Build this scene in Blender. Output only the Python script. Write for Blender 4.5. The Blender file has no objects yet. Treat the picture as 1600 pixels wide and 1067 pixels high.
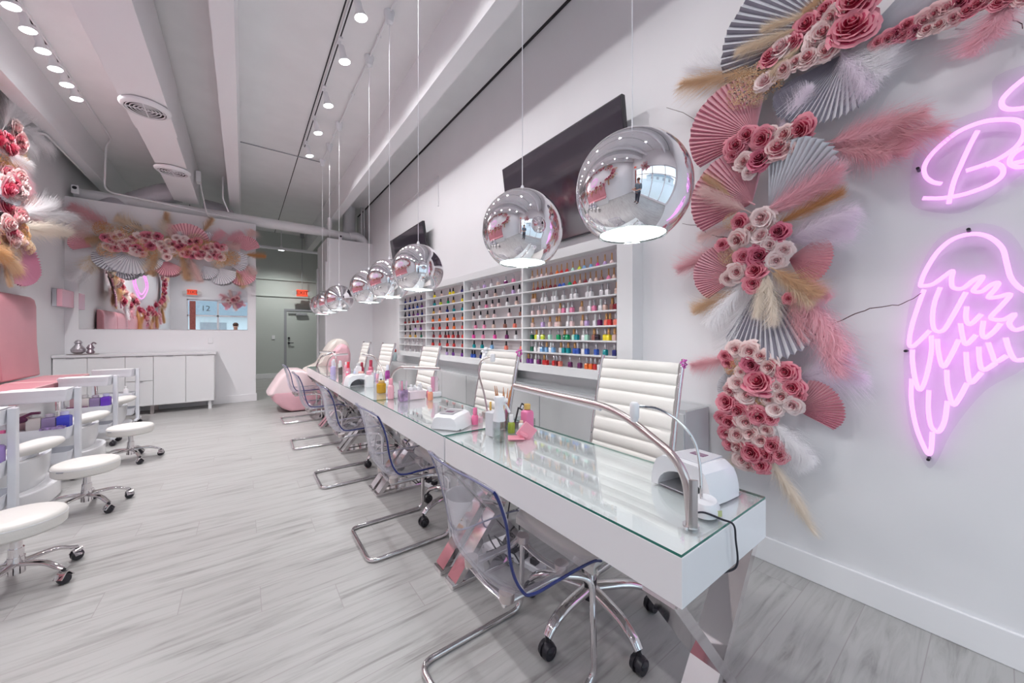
import bpy, math, random
from math import sin, cos, pi, radians, atan2, sqrt
from mathutils import Vector, Matrix

S = bpy.context.scene
COL = S.collection
R = random.Random(7)

# ------------------------------------------------------------------ camera
FOC = 565.0; HZ = 523.0; CH = 1.30
YAW = math.atan(420 / FOC)
SY, CY = sin(YAW), cos(YAW)
cd = bpy.data.cameras.new('camera'); cam = bpy.data.objects.new('camera', cd); COL.objects.link(cam)
cam.location = (0, 0, CH); cam.rotation_euler = (pi / 2, 0, -YAW)
cd.sensor_width = 36; cd.lens = FOC / 1600 * 36; cd.shift_y = (HZ - 533.5) / 1600
cd.clip_start = 0.05; cd.clip_end = 300
S.camera = cam
S.view_settings.view_transform = 'Standard'; S.view_settings.look = 'None'
S.view_settings.gamma = 1; S.view_settings.use_curve_mapping = False
S.view_settings.exposure = 0.27

# ------------------------------------------------------------------ world
W = bpy.data.worlds.new('sky'); S.world = W; W.use_nodes = True
wn = W.node_tree.nodes; wl = W.node_tree.links
bg = wn['Background']
tc = wn.new('ShaderNodeTexCoord'); sp = wn.new('ShaderNodeSeparateXYZ'); cr = wn.new('ShaderNodeValToRGB')
wl.new(tc.outputs['Generated'], sp.inputs[0]); wl.new(sp.outputs['Z'], cr.inputs[0]); wl.new(cr.outputs[0], bg.inputs[0])
cr.color_ramp.elements[0].position = 0.0; cr.color_ramp.elements[0].color = (.86, .93, 1, 1)
cr.color_ramp.elements[1].position = .8; cr.color_ramp.elements[1].color = (.60, .76, 1, 1)
bg.inputs[1].default_value = 1.6

YF = -1.6          # storefront plane
XR, XL, YM, ZC = 2.42, -2.25, 8.74, 4.38
def portal(x0, x1, z0, z1):
    l = bpy.data.lights.new('window_daylight', 'AREA'); l.shape = 'RECTANGLE'; l.size = x1 - x0; l.size_y = z1 - z0
    l.cycles.is_portal = True
    o = bpy.data.objects.new('window_daylight', l); COL.objects.link(o)
    o.location = ((x0 + x1) / 2, YF - .12, (z0 + z1) / 2); o.rotation_euler = (pi / 2, 0, 0)
portal(-1.78, 2.3, .1, 2.72)

# ------------------------------------------------------------------ pixel rays (1600x1067 frame) cut with real planes
def ray(u, v):
    t = (u - 800) / FOC
    return Vector((SY + CY * t, CY - SY * t, -(v - HZ) / FOC))
def onX(u, v, X): d = ray(u, v); k = X / d.x; return Vector((X, k * d.y, CH + k * d.z))
def onY(u, v, Y): d = ray(u, v); k = Y / d.y; return Vector((k * d.x, Y, CH + k * d.z))
def onZ(u, v, Z): d = ray(u, v); k = (Z - CH) / d.z; return Vector((k * d.x, k * d.y, Z))

# ------------------------------------------------------------------ materials
def mat(name, col, rough=.5, metal=0., emit=None, es=0., spec=.5, noise=0., nscale=8., coat=0., bump=0., bscale=40.):
    m = bpy.data.materials.new(name); m.use_nodes = True
    n = m.node_tree.nodes; l = m.node_tree.links; b = n['Principled BSDF']
    c = tuple(col) + (1,)
    b.inputs['Base Color'].default_value = c
    b.inputs['Roughness'].default_value = rough; b.inputs['Metallic'].default_value = metal
    b.inputs['Specular IOR Level'].default_value = spec
    b.inputs['Coat Weight'].default_value = coat
    if emit: b.inputs['Emission Color'].default_value = tuple(emit) + (1,); b.inputs['Emission Strength'].default_value = es
    if noise:
        t = n.new('ShaderNodeTexCoord'); nz = n.new('ShaderNodeTexNoise'); nz.inputs['Scale'].default_value = nscale
        nz.inputs['Detail'].default_value = 4
        r = n.new('ShaderNodeValToRGB')
        r.color_ramp.elements[0].position = .3; r.color_ramp.elements[1].position = .7
        r.color_ramp.elements[0].color = tuple(x * (1 - noise) for x in col) + (1,)
        r.color_ramp.elements[1].color = tuple(min(1, x * (1 + noise * .6)) for x in col) + (1,)
        l.new(t.outputs['Object'], nz.inputs['Vector']); l.new(nz.outputs['Fac'], r.inputs[0]); l.new(r.outputs[0], b.inputs['Base Color'])
    if bump:
        t = n.new('ShaderNodeTexCoord'); nz = n.new('ShaderNodeTexNoise'); nz.inputs['Scale'].default_value = bscale
        bp = n.new('ShaderNodeBump'); bp.inputs['Strength'].default_value = bump; bp.inputs['Distance'].default_value = .01
        l.new(t.outputs['Object'], nz.inputs['Vector']); l.new(nz.outputs['Fac'], bp.inputs['Height']); l.new(bp.outputs[0], b.inputs['Normal'])
    return m
def clearmat(name, tint=(1, 1, 1), ior=1.45, rough=0., glosscol=(1, 1, 1), extra=0.):
    m = bpy.data.materials.new(name); m.use_nodes = True
    n = m.node_tree.nodes; l = m.node_tree.links; n.remove(n['Principled BSDF'])
    tr = n.new('ShaderNodeBsdfTransparent'); tr.inputs[0].default_value = tuple(tint) + (1,)
    gl = n.new('ShaderNodeBsdfGlossy'); gl.inputs['Roughness'].default_value = rough; gl.inputs['Color'].default_value = tuple(glosscol) + (1,)
    lw = n.new('ShaderNodeLayerWeight'); lw.inputs[0].default_value = .5
    f0 = ((ior - 1) / (ior + 1)) ** 2 + extra
    pw = n.new('ShaderNodeMath'); pw.operation = 'POWER'; pw.inputs[1].default_value = 4.2; l.new(lw.outputs['Facing'], pw.inputs[0])
    ma = n.new('ShaderNodeMath'); ma.operation = 'MULTIPLY_ADD'; ma.inputs[1].default_value = 1 - f0; ma.inputs[2].default_value = f0
    l.new(pw.outputs[0], ma.inputs[0])
    mx = n.new('ShaderNodeMixShader'); l.new(ma.outputs[0], mx.inputs[0])
    l.new(tr.outputs[0], mx.inputs[1]); l.new(gl.outputs[0], mx.inputs[2]); l.new(mx.outputs[0], n['Material Output'].inputs[0])
    return m

def floor_mat():
    m = bpy.data.materials.new('whitewashed_planks'); m.use_nodes = True
    n = m.node_tree.nodes; l = m.node_tree.links; b = n['Principled BSDF']
    def M(op, a, bb=None, c=None):
        x = n.new('ShaderNodeMath'); x.operation = op
        for i, q in enumerate((a, bb, c)):
            if q is None: continue
            if isinstance(q, (int, float)): x.inputs[i].default_value = q
            else: l.new(q, x.inputs[i])
        return x.outputs[0]
    g = n.new('ShaderNodeNewGeometry'); s = n.new('ShaderNodeSeparateXYZ'); l.new(g.outputs['Position'], s.inputs[0])
    yy = M('DIVIDE', M('SUBTRACT', s.outputs[1], .804), .21)
    row = M('FLOOR', yy); fy = M('SUBTRACT', yy, row)
    xx = M('DIVIDE', M('ADD', M('ADD', s.outputs[0], M('MULTIPLY', row, .315)), -3.22), 1.26)
    colm = M('FLOOR', xx); fx = M('SUBTRACT', xx, colm)
    gy = M('MINIMUM', fy, M('SUBTRACT', 1, fy)); gx = M('MINIMUM', fx, M('SUBTRACT', 1, fx))
    gap = M('MAXIMUM', M('LESS_THAN', M('MULTIPLY', gy, .21), .0016), M('LESS_THAN', M('MULTIPLY', gx, 1.26), .0016))
    cx = n.new('ShaderNodeCombineXYZ'); l.new(row, cx.inputs[0]); l.new(colm, cx.inputs[1])
    wnz = n.new('ShaderNodeTexWhiteNoise'); wnz.noise_dimensions = '2D'; l.new(cx.outputs[0], wnz.inputs['Vector'])
    v = n.new('ShaderNodeCombineXYZ')
    l.new(M('ADD', M('MULTIPLY', s.outputs[0], 1.6), M('MULTIPLY', wnz.outputs['Value'], 37)), v.inputs[0])
    l.new(M('MULTIPLY', s.outputs[1], 17), v.inputs[1])
    nz = n.new('ShaderNodeTexNoise'); nz.inputs['Scale'].default_value = 1.3; nz.inputs['Detail'].default_value = 7; nz.inputs['Roughness'].default_value = .62
    nz.inputs['Distortion'].default_value = .6
    l.new(v.outputs[0], nz.inputs['Vector'])
    r = n.new('ShaderNodeValToRGB'); e = r.color_ramp.elements
    e[0].position = .30; e[0].color = (.26, .25, .243, 1); e[1].position = .54; e[1].color = (.445, .438, .43, 1)
    k = e.new(.42); k.color = (.385, .377, .368, 1)
    l.new(nz.outputs['Fac'], r.inputs[0])
    mx = n.new('ShaderNodeMix'); mx.data_type = 'RGBA'; mx.blend_type = 'MULTIPLY'; mx.inputs[0].default_value = 1
    tv = n.new('ShaderNodeValToRGB'); tv.color_ramp.elements[0].color = (.93, .92, .92, 1); tv.color_ramp.elements[1].color = (1, 1, 1, 1)
    l.new(wnz.outputs['Value'], tv.inputs[0]); l.new(r.outputs[0], mx.inputs[6]); l.new(tv.outputs[0], mx.inputs[7])
    m2 = n.new('ShaderNodeMix'); m2.data_type = 'RGBA'; m2.inputs[7].default_value = (.33, .30, .30, 1)
    l.new(gap, m2.inputs[0]); l.new(mx.outputs[2], m2.inputs[6]); l.new(m2.outputs[2], b.inputs['Base Color'])
    b.inputs['Roughness'].default_value = .34
    return m

WALL = mat('painted_wall', (.85, .84, .86), .6, noise=.015, nscale=2)
WALLG = mat('backroom_wall', (.60, .63, .60), .6, noise=.02, nscale=2)
CEIL = mat('painted_concrete', (.90, .885, .895), .7, noise=.03, nscale=3, bump=.05, bscale=60)
TRIM = mat('trim_white', (.89, .88, .90), .35)
FLOOR = floor_mat()
WHITE = mat('white_lacquer', (.84, .83, .85), .18, coat=.3)
WHITEM = mat('white_matte', (.82, .82, .83), .5)
PLASTIC = mat('white_plastic', (.85, .85, .88), .3)
LEATHER = mat('white_leather', (.75, .725, .69), .42, bump=.06, bscale=180)
CHROME = mat('chrome', (.74, .71, .72), .06, 1.)
GLOBEC = mat('mirrored_glass', (.90, .88, .91), .015, 1.)
GLOBEI = mat('silvered_inside', (.93, .95, .97), .22, .6)
STEEL = mat('brushed_steel', (.62, .55, .54), .28, 1.)
BLACK = mat('black_plastic', (.02, .018, .025), .4)
DARK = mat('dark_gap', (.03, .025, .03), .8)
GREY = mat('grey_plastic', (.38, .38, .41), .4)
PINKV = mat('pink_vinyl', (.62, .27, .31), .38, noise=.03, nscale=5)
PINKS = mat('pink_satin', (.80, .46, .52), .3, noise=.04)
CREAM = mat('cream_fleece', (.78, .71, .66), .95, bump=.6, bscale=120, noise=.06, nscale=60)
MIRROR = mat('mirror_silver', (.93, .94, .94), .0, 1.)
GLASS = clearmat('clear_glass', (.93, .97, .95), 1.5)
GLASST = clearmat('desk_glass', (.965, .985, .98), 1.6, extra=.03)
GLASSE = mat('green_glass_edge', (.02, .17, .13), .1)
ACRYL = clearmat('clear_acrylic', (.965, .965, .98), 1.36, .0, (.9, .9, .97))
ACRYLE = mat('blue_acrylic_edge', (.02, .03, .15), .12)
SCREEN = mat('tv_screen', (.03, .02, .035), .09, spec=1.0, coat=.6)
LAMP = mat('lamp_glow', (1, 1, 1), .5, emit=(.95, 1, 1), es=9)
BULB = mat('bulb_glow', (1, 1, 1), .5, emit=(.97, 1, .98), es=6)
NEON = mat('lilac_neon', (.25, .08, .25), .4, emit=(.95, .34, 1.0), es=1.5)
NEONP = mat('pink_neon', (.25, .08, .2), .4, emit=(1.0, .25, .9), es=1.1)
EXITR = mat('exit_red', (.8, .1, .05), .4, emit=(1, .10, .05), es=.4)
EXITH = mat('exit_housing', (.7, .7, .68), .4)
CABLE = mat('black_cable', (.02, .02, .03), .5)
FOIL = mat('foil_duct', (.55, .53, .57), .45, .35, bump=.5, bscale=25)
ZEBRA = mat('polish_back', (.66, .61, .63), .6)

# ------------------------------------------------------------------ mesh builder
class MB:
    def __init__(s): s.v = []; s.f = []; s.m = []; s.k = 0
    def use(s, k): s.k = k; return s
    def add(s, vs, fs, M=None):
        o = len(s.v)
        s.v += [tuple(M @ Vector(p)) if M else tuple(p) for p in vs]
        s.f += [tuple(i + o for i in f) for f in fs]; s.m += [s.k] * len(fs); return s
    def box(s, a, b, M=None):
        x0, y0, z0 = a; x1, y1, z1 = b
        return s.add([(x0, y0, z0), (x1, y0, z0), (x1, y1, z0), (x0, y1, z0), (x0, y0, z1), (x1, y0, z1), (x1, y1, z1), (x0, y1, z1)],
                     [(3, 2, 1, 0), (4, 5, 6, 7), (0, 1, 5, 4), (1, 2, 6, 5), (2, 3, 7, 6), (3, 0, 4, 7)], M)
    def lathe(s, prof, o=(0, 0, 0), n=24, M=None, caps=True, sx=1, sy=1):
        vs = []; fs = []; k = len(prof)
        for r, z in prof:
            for i in range(n):
                a = 2 * pi * i / n; vs.append((o[0] + r * sx * cos(a), o[1] + r * sy * sin(a), o[2] + z))
        for j in range(k - 1):
            for i in range(n):
                i2 = (i + 1) % n
                fs.append((j * n + i, j * n + i2, (j + 1) * n + i2, (j + 1) * n + i))
        if caps:
            if prof[0][0] > 1e-5: fs.append(tuple(range(n))[::-1])
            if prof[-1][0] > 1e-5: fs.append(tuple((k - 1) * n + i for i in range(n)))
        return s.add(vs, fs, M)
    def cyl(s, p0, p1, r0, r1=None, n=14):
        p0 = Vector(p0); p1 = Vector(p1); r1 = r0 if r1 is None else r1
        q = (p1 - p0).to_track_quat('Z', 'Y').to_matrix().to_4x4(); L = (p1 - p0).length
        return s.lathe([(r0, 0), (r1, L)], n=n, M=Matrix.Translation(p0) @ q)
    def ball(s, c, r, n=12, sc=(1, 1, 1), M=None):
        T = Matrix.Translation(c) @ Matrix.Diagonal((sc[0], sc[1], sc[2], 1))
        if M: T = M @ T
        return s.lathe([(max(1e-5, r * sin(pi * i / n)), -r * cos(pi * i / n)) for i in range(n + 1)], n=max(8, n + 4), M=T, caps=False)
    def tube(s, pts, r, n=8, closed=False, flat=None):
        P = [Vector(p) for p in pts]; m = len(P); vs = []; fs = []
        rr = r if isinstance(r, (list, tuple)) else [r] * m
        up = None
        for i, p in enumerate(P):
            if closed: t = (P[(i + 1) % m] - P[i - 1]).normalized()
            elif i == 0: t = (P[1] - P[0]).normalized()
            elif i == m - 1: t = (P[-1] - P[-2]).normalized()
            else: t = ((P[i + 1] - p).normalized() + (p - P[i - 1]).normalized()).normalized()
            if up is None:
                up = t.orthogonal().normalized() if abs(t.z) > .95 else Vector((0, 0, 1))
            a = t.cross(up)
            if a.length < 1e-4: a = t.orthogonal()
            a.normalize(); up = a.cross(t).normalized()
            for j in range(n):
                w = 2 * pi * (j + .5) / n
                f1, f2 = (1, 1) if flat is None else flat
                vs.append(p + a * (cos(w) * rr[i] * f1) + up * (sin(w) * rr[i] * f2))
        segs = m if closed else m - 1
        for i in range(segs):
            i2 = (i + 1) % m
            for j in range(n):
                j2 = (j + 1) % n; fs.append((i * n + j, i * n + j2, i2 * n + j2, i2 * n + j))
        if not closed: fs.append(tuple(range(n))[::-1]); fs.append(tuple((m - 1) * n + j for j in range(n)))
        return s.add(vs, fs)
    def grid(s, fn, nu, nv, M=None, close=False):
        vs = [fn(i / nu, j / nv) for i in range(nu + 1) for j in range(nv + 1)]
        fs = [(i * (nv + 1) + j, (i + 1) * (nv + 1) + j, (i + 1) * (nv + 1) + j + 1, i * (nv + 1) + j + 1) for i in range(nu) for j in range(nv)]
        return s.add(vs, fs, M)
    def prism(s, poly, z0, z1, M=None):
        n = len(poly); vs = [(x, y, z0) for x, y in poly] + [(x, y, z1) for x, y in poly]
        fs = [tuple(range(n))[::-1], tuple(range(n, 2 * n))] + [(i, (i + 1) % n, n + (i + 1) % n, n + i) for i in range(n)]
        return s.add(vs, fs, M)
    def mesh(s, name, mats, smooth=True, angle=40):
        me = bpy.data.meshes.new(name); me.from_pydata(s.v, [], s.f)
        for m in (mats if isinstance(mats, (list, tuple)) else [mats]): me.materials.append(m)
        me.polygons.foreach_set('material_index', s.m)
        if smooth:
            me.polygons.foreach_set('use_smooth', [True] * len(me.polygons)); me.set_sharp_from_angle(angle=radians(angle))
        me.update(); return me
    def build(s, name, mats, parent=None, bevel=0, smooth=True, angle=40, sub=0, solid=0, seg=2):
        o = bpy.data.objects.new(name, s.mesh(name, mats, smooth, angle)); COL.objects.link(o)
        if parent: o.parent = parent
        if solid: q = o.modifiers.new('s', 'SOLIDIFY'); q.thickness = solid
        if bevel: q = o.modifiers.new('b', 'BEVEL'); q.width = bevel; q.segments = seg; q.limit_method = 'ANGLE'; q.angle_limit = radians(35)
        if sub: q = o.modifiers.new('u', 'SUBSURF'); q.levels = sub; q.render_levels = sub
        return o

def tag(o, label, cat, group=None, kind=None):
    if label: o['label'] = label
    if cat: o['category'] = cat
    if group: o['group'] = group
    if kind: o['kind'] = kind
    return o
def thing(name, label, cat, loc=(0, 0, 0), rz=0, group=None):
    o = bpy.data.objects.new(name, None); COL.objects.link(o); o.empty_display_size = .1
    o.location = loc; o.rotation_euler = (0, 0, rz); return tag(o, label, cat, group)
def struct(name, mb, m, bevel=0, label=None, smooth=False):
    o = mb.build(name, m, bevel=bevel, smooth=smooth); o['kind'] = 'structure'
    if label: o['label'] = label
    return o
KIDS = {}
def copy_tree(o, parent=None):
    c = o.copy(); COL.objects.link(c); c.parent = parent
    for ch in [x for x in bpy.data.objects if x.parent == o]: copy_tree(ch, c)
    return c
def dup(o, loc, rz=0, label=None, group=None):
    c = copy_tree(o); c.location = loc; c.rotation_euler = (0, 0, rz)
    if label: c['label'] = label
    if group: c['group'] = group
    return c
def bez(pts, n=8, closed=False):   # catmull-rom through points
    P = [Vector(p) for p in pts]; out = []; m = len(P)
    rng = m if closed else m - 1
    for i in range(rng):
        p1 = P[i]; p2 = P[(i + 1) % m]
        p0 = P[i - 1] if (closed or i > 0) else p1 * 2 - p2
        p3 = P[(i + 2) % m] if (closed or i + 2 < m) else p2 * 2 - p1
        for k in range(n):
            t = k / n
            out.append(.5 * ((2 * p1) + (p2 - p0) * t + (2 * p0 - 5 * p1 + 4 * p2 - p3) * t * t + (3 * p1 - p0 - 3 * p2 + p3) * t ** 3))
    if not closed: out.append(P[-1])
    return out
def rounded(pts, r, n=5):          # polyline with rounded corners
    P = [Vector(p) for p in pts]; out = [P[0]]
    for i in range(1, len(P) - 1):
        a = (P[i - 1] - P[i]); b = (P[i + 1] - P[i]); k = min(r, a.length * .49, b.length * .49)
        A = P[i] + a.normalized() * k; B = P[i] + b.normalized() * k
        for j in range(n + 1):
            t = j / n; out.append(A * (1 - t) ** 2 + P[i] * 2 * t * (1 - t) + B * t * t)
    out.append(P[-1]); return out
def text_obj(name, body, size, ext, m, parent, M):
    cu = bpy.data.curves.new(name, 'FONT'); cu.body = body; cu.size = size; cu.extrude = ext; cu.align_x = 'CENTER'; cu.align_y = 'CENTER'
    t = bpy.data.objects.new(name + '_c', cu); COL.objects.link(t)
    dg = bpy.context.evaluated_depsgraph_get(); me = bpy.data.meshes.new_from_object(t.evaluated_get(dg))
    bpy.data.objects.remove(t); me.name = name
    me.materials.clear(); me.materials.append(m)
    o = bpy.data.objects.new(name, me); COL.objects.link(o); o.matrix_basis = M
    if parent: o.parent = parent
    return o
def light(name, kind, loc, power, col=(1, 1, 1), size=.05, parent=None, rot=None, spot=None, blend=.5):
    l = bpy.data.lights.new(name, kind); l.energy = power; l.color = col
    if kind in ('POINT', 'SPOT'): l.shadow_soft_size = size
    if kind == 'SPOT': l.spot_size = spot; l.spot_blend = blend
    o = bpy.data.objects.new(name, l); COL.objects.link(o); o.location = loc
    if rot: o.rotation_euler = rot
    if parent: o.parent = parent
    return o

# ------------------------------------------------------------------ structure
struct('floor', MB().box((-2.45, YF - .1, -.1), (4.0, 13.2, 0)), FLOOR)
struct('ceiling', MB().box((-2.45, YF - .2, ZC), (4.0, 13.2, ZC + .15)), CEIL)
struct('wall_right', MB().box((XR, YF - .1, 0), (XR + .15, 10.0, ZC)), WALL)
struct('wall_left', MB().box((XL - .15, YF - .1, 0), (XL, 13.1, ZC)), WALL)
struct('wall_far', MB().box((XL, 13.0, 0), (4.0, 13.15, ZC)), WALLG)
struct('wall_right_back', MB().box((3.9, 10.0, 0), (4.0, 13.0, ZC)), WALLG)
struct('wall_partition', MB().box((XL, YM, 0), (.2, YM + .12, 3.48)), TRIM)
struct('wall_block', MB().box((1.47, YM, 0), (XR, 10.0, 3.42)), WALL)
struct('wall_block_rear', MB().box((XR, 10.0, 0), (4.0, 10.12, ZC)), WALLG)
# storefront wall with opening
wf = MB()
wf.box((XL, YF - .15, 0), (-1.78, YF, ZC)); wf.box((-1.78, YF - .15, 2.72), (XR, YF, ZC)); wf.box((2.3, YF - .15, 0), (XR, YF, 2.72))
wf.box((-1.78, YF - .15, 0), (2.3, YF, .1))
struct('wall_front', wf, WALL)
for i, (x0, x1) in enumerate(((-1.78, -.83), (-.83, .2), (.2, 1.25), (1.25, 2.3))):
    w = MB()
    for a, b in (((x0, .1), (x0 + .03, 2.72)), ((x1 - .03, .1), (x1, 2.72)), ((x0, .1), (x1, .16)), ((x0, 2.67), (x1, 2.72)), ((x0, 2.04), (x1, 2.1))):
        w.box((a[0], YF - .12, a[1]), (b[0], YF - .05, b[1]))
    o = struct('window_%d' % (i + 1), w, TRIM)
    w = MB().box((x0 + .03, YF - .09, .16), (x1 - .03, YF - .08, 2.67)); g = w.build('glass_pane', GLASS, o, smooth=False)
# ceiling ribs of the double tee deck
for i, x in enumerate((-2.07, -.218, 1.575)):
    b = MB().prism([(x, 3.9), (x + .16, 3.9), (x + .18, ZC), (x - .02, ZC)], 0, 1, Matrix(((1, 0, 0, 0), (0, 0, 14.6, YF), (0, 1, 0, 0), (0, 0, 0, 1))))
    struct('trim_%d' % (i + 3), b, TRIM if i != 1 else TRIM)
g = MB()
for x in (-1.02, .76): g.box((x - .006, YF, ZC - .004), (x + .006, 13, ZC + .01))
g.box((XR - .03, YF, ZC - .006), (XR, 10, ZC + .01))
struct('trim_6', g, DARK)
# baseboards
def base(name, a, b): 
    struct(name, MB().box(a, b), TRIM, bevel=.004)
base('baseboard_right', (XR - .016, .0 + YF, 0), (XR, YM, .14))
base('baseboard_left', (XL, YF, 0), (XL + .016, YM, .14))
base('baseboard_middle', (XL, YM - .016, 0), (.216, YM, .14))
base('baseboard_passage', (.2, YM, 0), (.216, YM + .12, .14))
base('baseboard_far', (XL, 12.984, 0), (.98, 13.0, .14))
base('baseboard_block', (1.454, YM - .016, 0), (XR, YM, .14))
struct('trim_1', MB().box((1.44, YM + .02, 0), (1.47, YM + .14, 2.9)).box((1.44, 9.86, 0), (1.47, 9.98, 2.9)), TRIM)
struct('trim_2', MB().box((XL, 12.96, 2.95), (3.9, 13, 3.0)).box((XL, 12.97, 2.45), (3.9, 13, 2.48)), WALLG)
# back door
d = struct('door_1', MB().box((1.06, 12.95, 0), (1.98, 12.99, 2.03)), WALLG, bevel=.003)
f = MB(); f.box((1.0, 12.93, 0), (1.06, 13, 2.09)); f.box((1.98, 12.93, 0), (2.04, 13, 2.09)); f.box((1.06, 12.93, 2.03), (1.98, 13, 2.09))
f.build('door_frame', GREY, d, smooth=False)
MB().box((1.3, 12.86, 1.9), (1.6, 12.95, 1.97)).box((1.1, 12.9, 1.96), (1.45, 12.93, 1.985)).build('door_closer', GREY, d, bevel=.005)
MB().cyl((1.12, 12.95, 1.05), (1.12, 12.9, 1.05), .03).cyl((1.12, 12.9, 1.05), (1.24, 12.9, 1.05), .012).cyl((1.12, 12.95, 1.2), (1.12, 12.92, 1.2), .03).build('door_handle', BLACK, d)
# outside the storefront
struct('ground_outside', MB().box((-30, -40, -.12), (30, YF - .15, -.05)), mat('pale_bounce_ground', (.72, .70, .68), .9, noise=.06))  # ground out of view, made pale to bounce daylight up to the ceiling
bld = thing('building', 'low pale building with a grey hip roof across the street', 'building', (0, -17, 0))
MB().box((-9, -4, -.05), (9, 0, 2.7)).build('wall', mat('pale_stucco', (.75, .78, .8), .8), bld, smooth=False)
MB().add([(-9.6, .6, 2.7), (9.6, .6, 2.7), (9.6, -4.6, 2.7), (-9.6, -4.6, 2.7), (-6, -2, 4.1), (6, -2, 4.1)], [(0, 1, 5, 4), (1, 2, 5), (2, 3, 4, 5), (3, 0, 4), (3, 2, 1, 0)]).build('roof', mat('grey_shingle', (.3, .34, .37), .8), bld, smooth=False)
for x in (-6, -2.5, 1.2, 5): MB().box((x, 0, .9), (x + 1.5, .05, 2.2)).build('window', GREY, bld, smooth=False)
# ------------------------------------------------------------------ manicure desks
ORD = ['nearest', 'second nearest', 'middle', 'second farthest', 'farthest']
DY = [1.11, 2.42, 3.72, 5.02, 6.32]; DX0, DX1 = .865, 1.40; DT = .765
desk = thing('manicure_desk', 'x', 'desk', (1.13, DY[0], 0), 0, 'white manicure desks in one long row')
w = (DX1 - DX0) / 2
MB().box((-w, -.648, .625), (w, .648, .752)).build('desk_body', WHITE, desk, bevel=.002, smooth=False)
g = MB().box((-w, -.646, .7525), (w, .646, .7600))
go = g.build('glass_top', [GLASST, GLASSE], desk, smooth=False)
for p in go.data.polygons:
    if abs(p.normal.z) < .5: p.material_index = 1
for s in (-1, 1):
    y = s * .585
    for k in (-1, 1):
        m = MB(); a = Vector((k * w * .97, 0, .628)); b = Vector((-k * w * .93, 0, .02)); d = (b - a).normalized(); q = Vector((d.z, 0, -d.x)) * .016
        vs = [a + q, a - q, b - q, b + q]
        off = .0 if k == 1 else .0
        yy0, yy1 = y - .045, y + .045
        if k == 1: yy0 += .001; yy1 -= .001
        m.add([(p.x, yy0, p.z) for p in vs] + [(p.x, yy1, p.z) for p in vs], [(0, 1, 2, 3), (7, 6, 5, 4), (0, 4, 5, 1), (1, 5, 6, 2), (2, 6, 7, 3), (3, 7, 4, 0)])
        m.build('leg', CHROME, desk, smooth=False)
    MB().box((-w * 1.04, y - .045, 0), (w * 1.0, y + .045, .026)).build('foot_bar', CHROME, desk, bevel=.003, smooth=False)
    MB().box((-w * .98, y - .05, .615), (w * .98, y + .05, .625)).build('mounting_plate', CHROME, desk, smooth=False)
desks = [desk]
for y in DY[1:]: desks.append(dup(desk, (1.13, y, 0), 0))
DL = ['nearest glossy white glass-topped manicure desk, its chrome crossed leg in view',
      'white glass-topped manicure desk second from the near end, with a nail dryer at its corner',
      'middle white glass-topped manicure desk, crowded with cups and an amber bottle',
      'white glass-topped manicure desk second from the far end, with a white arched dryer',
      'farthest white glass-topped manicure desk, beside the pink wrapped lounger']
for o, l in zip(desks, DL): o['label'] = l

# ------------------------------------------------------------------ clear cantilever chairs
def shell_pt(u, v):
    # u 0..1 along profile (front lip -> back top), v -1..1 across
    if u > .5: u = u - (u - .5) * .10 * abs(v) ** 6
    if u < .3: u = u + (.3 - u) * .07 * abs(v) ** 6
    prof = SH; k = u * (len(prof) - 1); i = min(int(k), len(prof) - 2); t = k - i
    p = prof[i].lerp(prof[i + 1], t); a = prof[max(i - 1, 0)]; b = prof[min(i + 2, len(prof) - 1)]
    tg = (b - a).normalized(); nrm = Vector((tg.z, 0, -tg.x))   # towards the sitter
    if nrm.x < -.2 or nrm.z < -.2: nrm = -nrm
    hw = .238
    e = min(u, 1 - u) ; hw -= .05 * max(0, 1 - e / .06) ** 2
    hw -= .018 * math.exp(-((u - .68) / .10) ** 2)
    lift = .05 * abs(v) ** 3 * (1 - .55 * max(0, u - .55) / .45) * min(1, .35 + u * 2.2)
    return p + Vector((0, v * hw, 0)) + nrm * lift
SH = bez([(.535, 0, .418), (.49, 0, .437), (.40, 0, .432), (.28, 0, .420), (.19, 0, .420), (.125, 0, .445), (.088, 0, .505), (.068, 0, .60), (.055, 0, .70), (.03, 0, .79), (.0, 0, .855)], 4)
chair = thing('acrylic_chair', 'x', 'chair', (.555, 1.125, 0), 0, 'clear acrylic cantilever chairs along the desks')
MB().grid(lambda a, b: shell_pt(a, b * 2 - 1), 44, 20).build('shell', ACRYL, chair, solid=.010, angle=80)
edge = [shell_pt(k / 40, -1) for k in range(41)] 
MB().tube(edge, .0052, 6).build('edge_band', ACRYLE, chair)
edge = [shell_pt(1, -1 + 2 * k / 14) for k in range(15)]
MB().tube(edge, .0038, 6).tube([shell_pt(k / 40, 1) for k in range(41)], .003, 6).build('rim', mat('grey_acrylic_edge', (.22, .22, .34), .15), chair)
r = .0125; yb = .222
path = [(.15, -.125, .388), (.40, -.13, .390), (.50, -yb + .01, .388), (.50, -yb, r), (0, -yb, r), (0, yb, r), (.50, yb, r), (.50, yb - .01, .388), (.40, .13, .390), (.15, .125, .388)]
MB().tube(rounded(path, .055, 6), r, 10).build('tube_frame', CHROME, chair, angle=80)
for x in (.17, .43):
    c = MB().tube([(x, -.13, .390), (x, 0, .378), (x, .13, .390)], .012, 8, flat=(1.4, .5))
    cb = c.build('cross_bar', CHROME, chair)
    for s in (-1, 1): MB().cyl((x, s * .12, .392), (x, s * .12, .422), .026, .028, 18).build('mounting_disc', STEEL, cb)
chairs = [chair]
for (x, y, a) in ((.575, 2.345, 0), (.53, 3.60, .01), (.46, 4.94, -.02), (.465, 6.40, .02)):
    chairs.append(dup(chair, (x, y, 0), a))
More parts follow.
